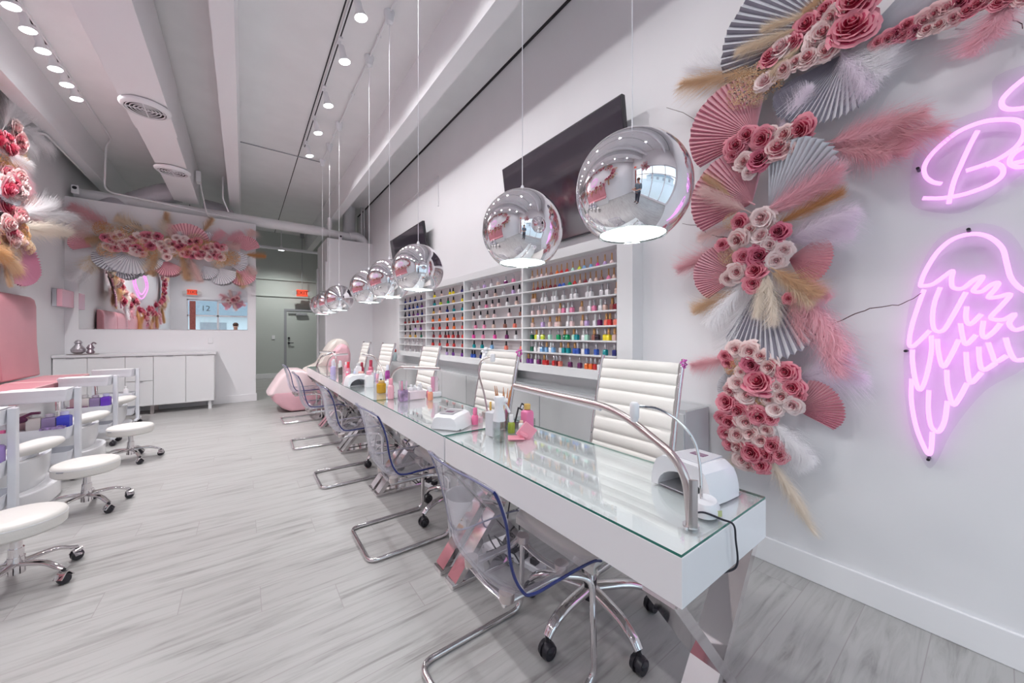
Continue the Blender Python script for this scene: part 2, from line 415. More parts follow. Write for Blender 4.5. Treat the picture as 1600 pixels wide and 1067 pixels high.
for o, n in zip(chairs, ('nearest clear acrylic chair, cut by the bottom of the photo', 'clear acrylic cantilever chair, second from the camera', 'middle clear acrylic cantilever chair of the five', 'clear acrylic cantilever chair, second from the far end', 'farthest clear acrylic chair, in front of the pink lounger')):
    o['label'] = n

# ------------------------------------------------------------------ white office chairs behind the desks
def caster_mb(p, r=.027):
    m = MB(); m.use(0)
    for s in (-1, 1): m.cyl((p[0], p[1] + s * .006, r), (p[0], p[1] + s * .024, r), r, r * .86, 16)
    m.lathe([(r * 1.05, 0), (r * 1.05, .012), (r * .5, .03), (.008, .034)], (p[0], p[1], r), 12, sx=.75)
    m.cyl((p[0], p[1], r * 1.4), (p[0], p[1], .075 if r < .032 else .088), .008, n=8)
    return m
def star_base(parent, n, rad, hubz, zend, a0, thick, colh, cm=CHROME, hubm=BLACK, cap=False, cr=.027):
    for k in range(n):
        a = a0 + 2 * pi * k / n; c, s = cos(a), sin(a)
        pts = bez([(.02 * c, .02 * s, hubz), (rad * .60 * c, rad * .60 * s, hubz - .004), (rad * .88 * c, rad * .88 * s, hubz - .03), (rad * c, rad * s, zend)], 5)
        l = MB().tube(pts, [thick * (1.15 - .35 * i / (len(pts) - 1)) for i in range(len(pts))], 10, flat=(1.25, .8)).build('base_arm', cm, parent, angle=70)
        cs = caster_mb((rad * c, rad * s), cr).build('caster', BLACK, l)
        if cap: MB().tube(bez([(rad * c - .03 * s, rad * s + .03 * c, .03), (rad * c, rad * s, .062), (rad * c + .03 * s, rad * s - .03 * c, .03)], 4), .012, 6, flat=(2, .4)).build('caster_hood', cm, l)
    MB().cyl((0, 0, hubz - .05), (0, 0, hubz + .035), .032, .03, 18).build('hub', hubm, parent)
    MB().cyl((0, 0, hubz + .03), (0, 0, colh), .022, .02, 16).cyl((0, 0, hubz + .03), (0, 0, (hubz + colh) / 2), .027, .027, 16).build('gas_column', cm, parent)

BP = bez([(.20, 0, .49), (.245, 0, .53), (.268, 0, .62), (.29, 0, .78), (.335, 0, 1.0), (.375, 0, 1.165)], 6)
def back_pt(u, v, off=0):
    k = u * (len(BP) - 1); i = min(int(k), len(BP) - 2); p = BP[i].lerp(BP[i + 1], k - i)
    tg = (BP[min(i + 1, len(BP) - 1)] - BP[i]).normalized(); n = Vector((-tg.z, 0, tg.x))
    rib = abs(sin(pi * (u * 15))) ** .45
    return p + Vector((0, v * .222, 0)) + n * ((.010 + .011 * rib) * (1 if off == 0 else -1) * (1 - abs(v) ** 8 * .5)) + Vector((-.012 * (1 - v * v) * -1, 0, 0))
oc = thing('office_chair', 'x', 'office chair', (1.28, 1.12, 0), 0, 'white ribbed office chairs behind the desks')
m = MB(); m.grid(lambda a, b: back_pt(a, b * 2 - 1), 120, 10); m.grid(lambda a, b: back_pt(a, 1 - b * 2, 1), 120, 10)
m.grid(lambda a, b: (back_pt(a, -1, 1).lerp(back_pt(a, -1), b)), 120, 1).grid(lambda a, b: (back_pt(a, 1).lerp(back_pt(a, 1, 1), b)), 120, 1)
m.grid(lambda a, b: (back_pt(1, a * 2 - 1).lerp(back_pt(1, a * 2 - 1, 1), b)), 10, 1)
m.build('backrest', LEATHER, oc, angle=60)
def seat_pt(u, v, s):
    x = -.25 + .47 * u; z = .475 + .012 * abs(sin(pi * u * 9)) ** .5 - .03 * max(0, .12 - u) / .12 
    return Vector((x, v * .235, z if s else .445 - .03 * max(0, .12 - u) / .12))
m = MB(); m.grid(lambda a, b: seat_pt(a, b * 2 - 1, 1), 80, 6); m.grid(lambda a, b: seat_pt(a, 1 - b * 2, 0), 20, 6)
m.grid(lambda a, b: seat_pt(a, -1, b > .5), 80, 1).grid(lambda a, b: seat_pt(a, 1, b < .5), 80, 1).grid(lambda a, b: seat_pt(0, 1 - 2 * a, b > .5), 6, 1).grid(lambda a, b: seat_pt(1, -1 + 2 * a, b > .5), 6, 1)
m.build('seat', LEATHER, oc, angle=60)
for s in (-1, 1):
    pts = [(-.24, s * .243, .43), (.17, s * .243, .452)] + [(p.x + .004, s * .236, p.z) for p in BP[2:]] + [(BP[-1].x + .006, s * .236, 1.185)]
    MB().tube(rounded(pts, .03, 3), .009, 8, flat=(.8, 1.5)).build('side_rail', CHROME, oc, angle=70)
MB().tube([(.12, -.24, .44), (.02, 0, .425), (.12, .24, .44)], .014, 8).box((-.1, -.09, .41), (.1, .09, .44)).build('seat_bracket', CHROME, oc)
star_base(oc, 5, .30, .145, .085, radians(187), .021, .415, cr=.034)
ocs = [oc]
for i, (x, y, a) in enumerate(((1.28, 2.37, .02), (1.28, 3.71, -.03), (1.30, 5.20, .05), (1.28, 6.3, -.03))): ocs.append(dup(oc, (x, y, 0), a))
for o, n in zip(ocs, ('large white ribbed office chair behind the nearest desk, its star base visible below', 'white ribbed office chair with a ruffled hair tie at its corner, second from the camera', 'white ribbed office chair behind the middle desk', 'white ribbed office chair, second from the far end, before the polish shelf edge', 'farthest white ribbed office chair, near the pink lounger')): o['label'] = n
# hair ties on chair corners
st = MB().tube(bez([(.03 * cos(a) * (1 + .25 * sin(a * 9)), .012 * sin(a * 5), .03 * sin(a) * (1 + .25 * cos(a * 7))) for a in [2 * pi * k / 30 for k in range(30)]], 3, True), .006, 6, True)
o = st.build('hair_tie', mat('magenta_satin', (.6, .12, .45), .4)); o.location = (1.655, .878, 1.165); o.scale = (.55, .55, .55)
tag(o, 'small magenta hair tie looped on the rail of the nearest office chair', 'hair tie')
o = st.build('hair_tie', mat('magenta_satin_b', (.75, .12, .5), .4)); o.location = (1.655, 2.135, 1.165); o.scale = (.7, .7, .7)
tag(o, 'magenta hair tie looped on the right rail of the second office chair', 'hair tie')
m = MB()
for k in range(26):
    a = R.random() * 6.28; m.ball((.03 * cos(a), .03 * sin(a), R.uniform(-.07, .05)), R.uniform(.014, .024), 5, (1, 1, .8))
o = m.build('scrunchie', mat('white_lace', (.86, .86, .9), .9)); o.location = (1.65, 2.585, 1.13)
tag(o, 'white lace scrunchie hanging on the left corner of the second office chair', 'scrunchie')

# ------------------------------------------------------------------ pendant globes
PX = 1.12
pend = thing('pendant_lamp', 'x', 'pendant lamp', (PX, .784, 1.82), 0, 'mirrored globe pendants over the desks')
a1 = math.acos(-.815)
pr = [(max(1e-5, .2 * sin(a1 * k / 40)), .2 * cos(a1 * k / 40)) for k in range(41)]
MB().lathe(pr, n=64, caps=False).build('globe_shade', GLOBEC, pend, angle=180)
MB().lathe([(q * .975, z * .975) for q, z in pr][::-1], n=48, caps=False).build('inner_shell', GLOBEI, pend, angle=180)
MB().tube([(.1165 * cos(2 * pi * k / 48), .1165 * sin(2 * pi * k / 48), -.163) for k in range(48)], .003, 6, True).build('rim', GLASS, pend)
MB().cyl((0, 0, .195), (0, 0, .225), .016, .006).build('cord_grip', PLASTIC, pend)
MB().cyl((0, 0, .22), (0, 0, ZC - .11 - 1.82), .0022, n=6).build('cord', PLASTIC, pend)
MB().lathe([(.012, -.12), (.035, -.10), (.042, -.04), (.05, -.03), (.05, 0)], (0, 0, ZC - 1.82), 20).build('ceiling_rose', PLASTIC, pend)
MB().cyl((0, 0, .02), (0, 0, .19), .02).build('lamp_holder', PLASTIC, pend)
bu = MB().lathe([(1e-4, -.135), (.022, -.132), (.027, -.11), (.024, -.05), (.016, .02)], n=20).build('bulb', BULB, pend)
light('bulb_light', 'POINT', (0, 0, -.150), 3.5, (.95, 1, .98), .03, bu)
PYS = [.784, 1.42, 2.76, 3.47, 4.16, 5.72, 6.45, 7.1]
pends = [pend] + [dup(pend, (PX, y, 1.82), 0) for y in PYS[1:]]
for o, n in zip(pends, ('largest mirrored globe pendant, nearest to the flower wall', 'mirrored globe pendant in front of the large television', 'frontmost mirrored globe of the middle group of three, before the small television', 'middle mirrored globe of the middle group of three', 'rearmost mirrored globe of the middle group of three', 'frontmost small mirrored globe of the far group of three', 'middle small mirrored globe of the far group of three', 'rearmost small mirrored globe of the far group of three')): o['label'] = n
cnd = MB().cyl((PX, YF, ZC - .018), (PX, 7.2, ZC - .018), .010, n=8)
for y in (.4, 1.1, 2.1, 3.1, 3.8, 4.9, 6.1): cnd.box((PX - .02, y - .006, ZC - .03), (PX + .02, y + .006, ZC))
tag(cnd.build('conduit', TRIM), 'thin white conduit on the ceiling joining the pendant roses', 'conduit')

# ------------------------------------------------------------------ track lights
def track(name, x, y0, y1, lab):
    o = MB().box((x - .018, y0, ZC - .03), (x + .018, y1, ZC)).build(name, TRIM, smooth=False)
    MB().box((x - .006, y0 + .02, ZC - .032), (x + .006, y1 - .02, ZC - .029)).build('slot', DARK, o, smooth=False)
    return tag(o, lab, 'light track')
track('light_track', .80, -1.2, 6.75, 'white ceiling light track beside the row of pendants')
track('light_track', -1.66, -1.2, 6.9, 'white ceiling light track on the left above the pink bench')
sl = thing('track_spotlight', 'x', 'spotlight', (.8, 3.41, ZC - .03), 0, 'spotlights on the centre track')
MB().cyl((0, 0, 0), (0, 0, -.05), .012).box((-.02, -.05, -.02), (.02, .05, 0)).build('bracket', TRIM, sl)
hd = MB().lathe([(.026, -.06), (.032, -.09), (.032, -.15), (.056, -.205), (.058, -.215)], n=24, caps=True, M=Matrix.Rotation(radians(-13), 4, 'Y')).build('lamp_head', TRIM, sl)
MB().lathe([(1e-4, -.2185), (.052, -.2185), (.054, -.214)], n=24, caps=False, M=Matrix.Rotation(radians(-13), 4, 'Y')).build('lens', LAMP, hd)
light('spot_light', 'SPOT', (.05, 0, -.222), 43, (1, .99, 1), .045, hd, (0, radians(-16), 0), radians(146), .7)
q = ['nearest to the camera', 'second', 'third', 'fourth', 'fifth']
sl['label'] = 'white spotlight on the centre track, first from the top of the photo'
for i, y in enumerate((4.06, 4.96, 5.72, 6.53)): dup(sl, (.8, y, ZC - .03), 0, 'white spotlight on the centre track, %s from the top of the photo' % ['second', 'third', 'fourth', 'fifth and farthest'][i])
for i, y in enumerate((2.5, 1.2, -.3)): dup(sl, (.8, y, ZC - .03), 0, 'white spotlight on the centre track above the %s' % ['second desk', 'first desk', 'front of the room'][i])
s2 = copy_tree(sl)
for h_ in [x for x in bpy.data.objects if x.parent == s2]:
    for l_ in [x for x in bpy.data.objects if x.parent == h_ and x.type == 'LIGHT']:
        l_.data = l_.data.copy(); l_.data.spot_size = radians(132); l_.data.spot_blend = 1.0; l_.rotation_euler = (0, radians(-12), 0); l_.data.energy = 84
s2.location = (-1.66, 5.1, ZC - .03); s2['group'] = 'spotlights on the left track'
s2['label'] = 'spotlight on the left track, first from the top left corner'
for i in range(5): dup(s2, (-1.66, 5.1 + .306 * (i + 1), ZC - .03), 0, 'spotlight on the left track, %s from the top left corner' % ['second', 'third', 'fourth', 'fifth', 'sixth and farthest'][i])
for i, y in enumerate((3.6, 2.2, .8, -.5)): dup(s2, (-1.66, y, ZC - .03), 0, 'spotlight on the left track above %s' % ['the pink bench', 'the middle of the bench', 'the near end of the bench', 'the entrance'][i])

# ------------------------------------------------------------------ air duct, pipes
du = thing('air_duct', 'long white boxed air duct with round vents under the ceiling', 'air duct', (-.84, 4, 3.75))
m = MB()
for (y0, y1, dx) in ((-5.6, -2.2, .02), (-2.2, -.25, .012), (-.25, 2.1, 0), (2.1, 5.1, -.012)):
    m.box((-.185 - dx, y0, -dx * .3), (.185 + dx, y1, .60))
m.build('duct_body', TRIM, du, bevel=.004, smooth=False)
for y in (3.6, 5.46, 7.31):
    v = MB().lathe([(.163, -.01), (.165, -.042), (.19, -.03), (.205, -.012), (.205, 0)], (0, y - 4, -.008), 40, caps=False)
    for k in range(5): v.tube([((.03 + .03 * k) * cos(2 * pi * j / 32), y - 4 + (.03 + .03 * k) * sin(2 * pi * j / 32), -.036 - .002 * k) for j in range(32)], .005, 6, True)
    v.box((-.16, y - 4.004, -.046), (.16, y - 3.996, -.035)).box((-.004, y - 4.16, -.046), (.004, y - 3.84, -.035))
    vo = v.build('vent', TRIM, du)
    MB().cyl((0, y - 4, -.034), (0, y - 4, -.02), .162, n=32).build('vent_gap', DARK, vo)
fd = MB().tube(bez([(-1.9, 9.15, 3.35), (-1.55, 9.1, 3.62), (-1.15, 9.05, 3.86), (-.8, 9.0, 3.95)], 12), [.17 + .006 * (i % 2) for i in range(37)], 18)
o = fd.build('flexible_duct', FOIL, du); o.location = (.84, -4, -3.75)
fd = MB().tube(bez([(-2.0, 9.0, 3.2), (-1.8, 9.0, 3.5), (-1.65, 9.05, 3.5), (-1.45, 9.1, 3.2)], 10), .14, 14)
tag(fd.build('flexible_duct', FOIL), 'small silver duct bulge over the left end of the mirror wall', 'duct')
fd = MB().tube(bez([(-.62, 9.3, 3.8), (-.35, 9.3, 3.75), (-.15, 9.3, 3.55), (0, 9.3, 3.2)], 10), .16, 14)
o = fd.build('flexible_duct', FOIL, du); o.location = (.84, -4, -3.75)
pp = thing('overhead_pipe', 'thick white pipe crossing above the passage onto the white block', 'pipe', (0, 9.0, 3.62))
MB().cyl((-2.2, 0, -.02), (1.5, 0, -.02), .10, n=20).cyl((1.5, 0, -.02), (2.0, -.02, -.06), .085, n=20).build('pipe', TRIM, pp)
MB().tube(bez([(1.98, -.02, -.05), (2.15, -.03, -.03), (2.27, -.04, -.12), (2.30, -.04, -.22)], 6), .105, 16).build('elbow', TRIM, pp)
MB().cyl((1.56, -.02, .0), (1.56, -.02, .3), .05, n=14).build('hanger', TRIM, pp)
tag(MB().cyl((2.06, 9.4, 3.42), (2.06, 9.4, ZC), .14, n=24).build('vent_pipe', TRIM), 'upright white vent pipe standing on the white block', 'pipe')
tag(MB().cyl((2.3, 9.2, 3.42), (2.3, 9.2, ZC), .02, n=8).cyl((2.36, 9.2, 3.42), (2.36, 9.2, ZC), .02, n=8).build('conduit', TRIM), 'pair of thin white conduits rising beside the vent pipe', 'conduit')
tag(MB().cyl((XL, 10.7, 3.45), (3.9, 10.7, 3.45), .035, n=10).build('overhead_pipe', TRIM), 'thin white pipe across the back passage', 'pipe')
tag(MB().tube(rounded([(-1.66, 6.9, ZC - .02), (-1.66, 8.3, ZC - .02), (-1.78, 8.6, ZC - .05), (-1.80, 8.62, 3.62), (-.4, 8.66, 3.53), (-.1, 8.66, 3.52)], .12, 6), .013, 8).build('conduit', TRIM), 'thin white conduit bent down from the ceiling along the mirror wall top', 'conduit')
tag(MB().tube(rounded([(-2.24, 6.35, 3.55), (-2.22, 6.9, 3.62), (-2.03, 7.25, 3.87), (-2.03, 8.7, 3.87)], .08, 5), .013, 8).build('conduit', TRIM), 'thin white conduit from the round box along the left rib', 'conduit')
tag(MB().tube(rounded([(-.3, 8.5, 4.2), (-.3, 8.5, 3.8), (-.22, 8.6, 3.6)], .05, 5), .012, 8).build('conduit', TRIM), 'short bent conduit beside the centre ceiling rib', 'conduit')
tag(MB().tube(rounded([(-.6, 8.2, 4.0), (-.58, 8.3, 3.8), (-.53, 8.55, 3.5), (-.5, 8.7, 3.45)], .05, 5), .008, 8).box((-.64, 8.1, 3.9), (-.58, 8.25, 4.08)).build('cable', TRIM), 'white cable hanging from a small box on the air duct end', 'cable')
tag(MB().tube([(-.05, 7.2, ZC - .01), (1.1, 7.2, ZC - .01)], .008, 6).build('conduit', GREY), 'thin grey conduit crossing the ceiling between the centre rib and pendants', 'conduit')
tag(MB().cyl((XL, 6.35, 3.55), (XL + .05, 6.35, 3.55), .06, n=20).build('junction_box', TRIM), 'round white junction box high on the left wall', 'junction box')
o = thing('security_camera', 'small white security camera on the mirror wall top left', 'camera', (-2.12, 8.66, 3.52))
MB().box((-.04, -.03, 0), (.04, .03, .13)).build('camera_body', PLASTIC, o, bevel=.012)
MB().cyl((0, -.034, .085), (0, -.028, .085), .026).build('lens', BLACK, o)
o = thing('security_camera', 'small white security camera on the white block top', 'camera', (1.75, 8.8, 3.42))
MB().box((-.035, -.03, 0), (.035, .03, .12)).build('camera_body', PLASTIC, o, bevel=.012)
MB().cyl((0, -.034, .08), (0, -.028, .08), .022).build('lens', BLACK, o)
tag(MB().box((XL + .0, 6.9, 2.9), (XL + .03, 7.0, 3.0)).build('wall_plate', TRIM, bevel=.005), 'small white plate on the left wall', 'plate') if False else None
bf = thing('ceiling_spotlight', 'lone lit spotlight on the ceiling of the back passage', 'spotlight', (.85, 11.87, 3.7))
MB().cyl((0, 0, .05), (0, 0, ZC - 3.7), .012).lathe([(.03, .06), (.04, 0), (.075, -.05)], n=20).build('lamp_head', TRIM, bf)
MB().lathe([(1e-4, -.055), (.07, -.055), (.072, -.05)], n=20, caps=False).build('lens', LAMP, bf)
light('spot_light', 'SPOT', (0, 0, -.07), 150, (.97, 1, .97), .05, bf, (0, 0, 0), radians(150), .9)

# exit signs
def exit_sign(loc, rz, lab, rod):
    t = thing('exit_sign', lab, 'exit sign', loc, rz)
    MB().box((-.15, -.03, -.1), (.15, .03, .1)).build('sign_housing', EXITR, t, bevel=.006, smooth=False)
    text_obj('lettering', 'EXIT', .15, .002, mat('exit_letters', (.10, .01, .01), .5), t, Matrix.Translation((0, -.034, 0)) @ Matrix.Rotation(pi / 2, 4, 'X') @ Matrix.Scale(1.05, 4))
    for s in (-1, 1):
        MB().box((s * .16 - .02, -.03, -.05), (s * .16 + .02, .03, .03)).cyl((s * .22, .02, 0), (s * .22, -.05, -.02), .055, .065, 18).build('emergency_lamp', EXITH, t)
    MB().box((-.17, -.02, -.13), (.17, .03, -.1)).build('battery_box', EXITH, t, bevel=.004)
    if rod: MB().cyl((0, 0, .1), (0, 0, rod), .008, n=8).box((-.05, -.05, rod), (.05, .05, rod + .12)).build('mounting_rod', GREY, t)
    return t
exit_sign(tuple(onY(472, 458, 12.7)), 0, 'red lit exit sign with two lamps hanging before the back door', ZC - .12 - onY(472, 458, 12.7).z)
exit_sign((-1.62, YF + .04, 2.98), pi, 'red lit exit sign above the street door, seen in the mirror', 0)
tag(MB().box((-.04, 0, -.06), (.04, .012, .06)).build('light_switch', TRIM, bevel=.003), 'white light switch on the back wall left of the door', 'light switch').location = tuple(onY(427, 527, 12.985) - Vector((0, .0, 0)))
tag(MB().box((-.035, -.008, -.055), (.035, 0, .055)).build('wall_outlet', TRIM, bevel=.003), 'white power outlet on the mirror wall above the cabinet', 'outlet').location = tuple(onY(329, 532, YM - .001))

# ------------------------------------------------------------------ televisions
def tv(y0, y1, lab):
    L = y1 - y0; t = thing('television', lab, 'television', (2.385, (y0 + y1) / 2, 2.17)); t.rotation_euler = (0, -radians(8), 0)
    MB().box((-.02, -L / 2, 0), (.02, L / 2, .92)).build('tv_frame', BLACK, t, bevel=.004, smooth=False)
    MB().box((-.0225, -L / 2 + .012, .012), (-.0195, L / 2 - .012, .908)).build('screen', SCREEN, t, smooth=False)
    MB().box((.02, -.3, .3), (.06, .3, .7)).build('wall_mount', BLACK, t)
    return t
tv(1.655, 3.19, 'large black television tilted down on the wall, nearest the flower column')
tv(5.35, 6.9, 'black television tilted down on the wall, farther one near the white block')
tag(MB().box((XR - .012, 5.15, 3.28), (XR, 5.165, 3.75)).box((XR - .012, 5.15, 3.735), (XR, 6.7, 3.75)).build('cable_cover', TRIM), 'thin cable raceway on the wall above the far television', 'raceway')

# ------------------------------------------------------------------ polish shelf
sx0 = XR - .13; sy0, sy1, sz0, sz1 = 1.60, 6.62, .935, 2.075
sh = thing('polish_shelf', 'long white wall shelf unit with four bays of nail polish', 'wall shelf', (XR - .065, (sy0 + sy1) / 2, sz0))
cy = (sy0 + sy1) / 2
DIV = [1.74, 2.91, 4.13, 5.34, 6.54]
f = MB(); f.box((-.065, sy0 - cy, 0), (.065, DIV[0] - cy, sz1 - sz0)); f.box((-.065, DIV[4] - cy, 0), (.065, sy1 - cy, sz1 - sz0))
f.box((-.065, DIV[0] - cy, 0), (.065, DIV[4] - cy, .075)); f.box((-.065, DIV[0] - cy, sz1 - sz0 - .085), (.065, DIV[4] - cy, sz1 - sz0))
f.build('case', WHITEM, sh, bevel=.002, smooth=False)
MB().box((.045, DIV[0] - cy, .075), (.06, DIV[4] - cy, sz1 - sz0 - .08)).build('back_panel', ZEBRA, sh, smooth=False)
for y in DIV[1:4]: MB().box((-.063, y - .011 - cy, .075), (.045, y + .011 - cy, sz1 - sz0 - .085)).build('divider', WHITEM, sh, smooth=False)
NR = 8; rz = [sz0 + .078 + k * .1205 for k in range(NR)]       # bottom to top
for b in range(4):
    for k in range(1, NR):
        MB().box((-.062, DIV[b] + .011 - cy, rz[k] - sz0 - .012), (.045, DIV[b + 1] - .011 - cy, rz[k] - sz0)).build('shelf_board', WHITEM, sh, smooth=False)
# bottles
def bottle_mesh(kind, pm, nm):
    m = MB()
    if kind == 'b': m.lathe([(.012, 0), (.0165, .002), (.0175, .012), (.0165, .030), (.010, .038), (.007, .040)], n=4, M=Matrix.Rotation(pi / 4, 4, 'Z'))
    elif kind == 'g': m.lathe([(.013, 0), (.016, .003), (.016, .012), (.009, .028), (.006, .032)], n=10)
    else: m.lathe([(.015, 0), (.018, .002), (.018, .036), (.012, .042), (.007, .044)], n=4, M=Matrix.Rotation(pi / 4, 4, 'Z'))
    return m.mesh(nm, pm, True, 50)
def cap_mesh(kind, cm, nm):
    m = MB()
    if kind == 'b': m.lathe([(.0085, .038), (.009, .042), (.0065, .074), (.005, .076)], n=10)
    elif kind == 'g': m.lathe([(.0065, .030), (.0055, .034), (.0045, .078), (.003, .08)], n=8)
    else: m.lathe([(.009, .042), (.0095, .046), (.0085, .082), (.007, .084)], n=10)
    return m.mesh(nm, cm, True, 40)
PC = {'red': (.62, .03, .03), 'orange': (.85, .17, .03), 'coral': (.85, .22, .16), 'dark red': (.22, .01, .02), 'navy': (.02, .03, .18), 'blue': (.03, .10, .48), 'light blue': (.22, .45, .75), 'teal': (.0, .28, .32),
      'green': (.0, .35, .12), 'dark green': (.01, .13, .08), 'lime': (.62, .72, .05), 'yellow': (.85, .68, .02), 'gold': (.62, .36, .08), 'pink': (.82, .25, .42), 'hot pink': (.80, .06, .35), 'pale pink': (.80, .58, .58), 'nude': (.68, .48, .42), 'brown': (.30, .12, .09),
      'purple': (.22, .06, .35), 'lilac': (.55, .38, .68), 'white': (.82, .80, .82), 'clear': (.72, .70, .72), 'black': (.02, .015, .03), 'plum': (.16, .02, .12), 'mint': (.45, .75, .62)}
CAPC = {'black': (.015, .012, .02), 'gold': (.62, .34, .14), 'white': (.8, .8, .8), 'silver': (.55, .53, .56)}
pmats = {k: mat('polish_' + k.replace(' ', '_'), v, .12, coat=.5) for k, v in PC.items()}
cmats = {k: mat('cap_' + k, v, .25 if k != 'gold' else .3, .0 if k in ('black', 'white') else .7) for k, v in CAPC.items()}
BM = {}; CM = {}; nb = 0
BAYN = ['nearest', 'second nearest', 'third', 'far']   # index 0 = nearest
ROWN = ['bottom', 'second', 'third', 'fourth', 'fifth', 'sixth', 'seventh', 'top']
NTH = ['first', 'second', 'third', 'fourth', 'fifth', 'sixth', 'seventh', 'eighth', 'ninth', 'tenth', 'eleventh', 'twelfth', 'thirteenth', 'fourteenth', 'fifteenth', 'sixteenth', 'seventeenth', 'eighteenth', 'nineteenth', 'twentieth']
def row(bay, r, kind, items):
    """items: (colour, cap, fraction from the left edge of the bay as seen)"""
    global nb
    y0, y1 = DIV[bay] + .011, DIV[bay + 1] - .011
    for i, (c, cap, fr) in enumerate(items):
        k = (kind, c); 
        if k not in BM: BM[k] = bottle_mesh(kind, pmats[c], 'nail_polish')
        k2 = (kind, cap)
        if k2 not in CM: CM[k2] = cap_mesh(kind, cmats[cap], 'cap')
        o = bpy.data.objects.new('nail_polish', BM[k]); COL.objects.link(o)
        o.location = (sx0 + .052, y1 - (y1 - y0) * fr, rz[r] + (0 if r else -.003)); o.rotation_euler = (0, 0, R.uniform(-.15, .15))
        s = {'g': 1.15, 'b': 1.26, 'w': 1.16}[kind]; o.scale = (s * 1.05, s * 1.05, s)
        c_ = bpy.data.objects.new('cap', CM[k2]); COL.objects.link(c_); c_.parent = o
        tag(o, '%s nail polish, %s cap, %s bay, %s row%s, %s from left' % (c, cap, BAYN[bay], ROWN[r], '' if r in (0, 7) else ' up', NTH[i]), 'nail polish', 'nail polishes on the wall shelf, %s bay' % BAYN[bay])
        nb += 1
def spread(cols, cap, lo=.05, hi=.95, jit=.008, caps=None):
    n = len(cols); return [(c, (caps[i % len(caps)] if caps else cap), lo + (hi - lo) * (i / max(1, n - 1)) + R.uniform(-jit, jit)) for i, c in enumerate(cols)]
B, G_, Wt = 'black', 'gold', 'white'
# nearest bay, top row first
row(0, 7, 'g', spread(['nude', 'nude', 'pale pink', 'nude', 'brown', 'orange', 'red', 'red', 'mint', 'lime', 'light blue', 'light blue', 'hot pink', 'lilac', 'pale pink'], G_, .09, .93))
row(0, 6, 'g', spread(['brown', 'dark red', 'dark red', 'brown', 'dark red', 'dark red', 'blue', 'blue', 'green', 'red', 'nude', 'dark red', 'white', 'nude', 'brown', 'pink', 'nude'], G_, .10, .96))
row(0, 5, 'w', [('nude', G_, .09), ('nude', G_, .12), ('white', Wt, .22), ('clear', 'silver', .26), ('white', Wt, .35), ('white', Wt, .38), ('clear', 'silver', .47), ('white', Wt, .56), ('white', 'silver', .60), ('white', Wt, .72), ('white', 'silver', .75), ('clear', 'silver', .85), ('white', 'silver', .90), ('nude', G_, .98)])
row(0, 4, 'w', [('pale pink', 'silver', .09), ('pale pink', 'silver', .17), ('nude', 'silver', .25), ('white', Wt, .35), ('pale pink', G_, .43), ('pink', 'silver', .47), ('white', Wt, .52), ('pink', 'silver', .56), ('nude', G_, .66), ('white', Wt, .74), ('pink', 'silver', .78), ('white', Wt, .84), ('nude', 'silver', .88), ('brown', G_, .94), ('dark red', 'silver', .97)])
row(0, 3, 'w', [('nude', G_, .09), ('lilac', 'silver', .22), ('nude', G_, .31), ('pale pink', G_, .39), ('nude', G_, .42), ('white', Wt, .52), ('pale pink', 'silver', .56), ('nude', G_, .67), ('lilac', 'silver', .71), ('white', Wt, .79), ('plum', 'silver', .83), ('coral', G_, .89), ('red', G_, .92), ('coral', 'silver', .97)])
row(0, 2, 'w', [('dark green', 'silver', .08), ('lime', G_, .14), ('white', Wt, .17), ('lime', 'silver', .22), ('mint', 'silver', .31), ('green', 'silver', .41), ('dark green', G_, .48), ('green', 'silver', .51), ('mint', G_, .58), ('teal', 'silver', .61), ('white', Wt, .68), ('mint', 'silver', .71), ('brown', G_, .78), ('black', 'silver', .81), ('yellow', 'silver', .88), ('yellow', G_, .91), ('nude', G_, .96)])
row(0, 1, 'w', [('dark green', 'silver', .08), ('white', Wt, .13), ('white', 'silver', .18), ('light blue', 'silver', .21), ('light blue', G_, .27), ('white', Wt, .32), ('light blue', 'silver', .35), ('clear', G_, .44), ('teal', 'silver', .47), ('teal', G_, .52), ('blue', G_, .59), ('blue', 'silver', .62), ('white', Wt, .68), ('blue', 'silver', .71), ('blue', 'silver', .80), ('teal', 'silver', .88), ('navy', 'silver', .96)])
row(0, 0, 'w', [('purple', G_, .03), ('purple', 'silver', .07), ('white', Wt, .13), ('plum', 'silver', .17), ('red', G_, .24), ('red', 'silver', .27), ('red', 'silver', .36), ('dark red', 'silver', .39), ('coral', 'silver', .43), ('plum', 'silver', .54), ('plum', 'silver', .64), ('orange', 'silver', .71), ('orange', 'silver', .75), ('red', 'silver', .79), ('white', 'silver', .83), ('orange', G_, .90), ('orange', G_, .94)])
# second nearest bay
row(1, 7, 'b', spread(['white', 'clear', 'lilac', 'clear', 'nude', 'plum', 'pink', 'pale pink'], 'silver', .10, .96))
row(1, 6, 'b', [(c, cp, f) for c, cp, f in zip(['clear', 'clear', 'white', 'nude', 'clear', 'lilac', 'white'], [B, B, B, B, 'silver', B, B], (.13, .25, .39, .54, .68, .83, .92))])
row(1, 5, 'b', [(c, B, f) for c, f in zip(['brown', 'clear', 'pink', 'pale pink', 'pale pink', 'white', 'nude'], (.12, .25, .38, .49, .60, .74, .88))])
row(1, 4, 'b', [(c, B, f) for c, f in zip(['nude', 'white', 'nude', 'pale pink', 'pale pink', 'brown'], (.14, .27, .40, .52, .77, .94))])
row(1, 3, 'b', [(c, B, f) for c, f in zip(['pink', 'pink', 'nude', 'brown', 'coral', 'nude'], (.17, .34, .51, .70, .85, .97))])
row(1, 2, 'b', [(c, B, f) for c, f in zip(['hot pink', 'pink', 'hot pink', 'plum', 'white'], (.13, .32, .53, .73, .87))])
row(1, 1, 'b', [(c, B, f) for c, f in zip(['teal', 'teal', 'light blue', 'coral', 'coral'], (.14, .30, .48, .72, .95))])
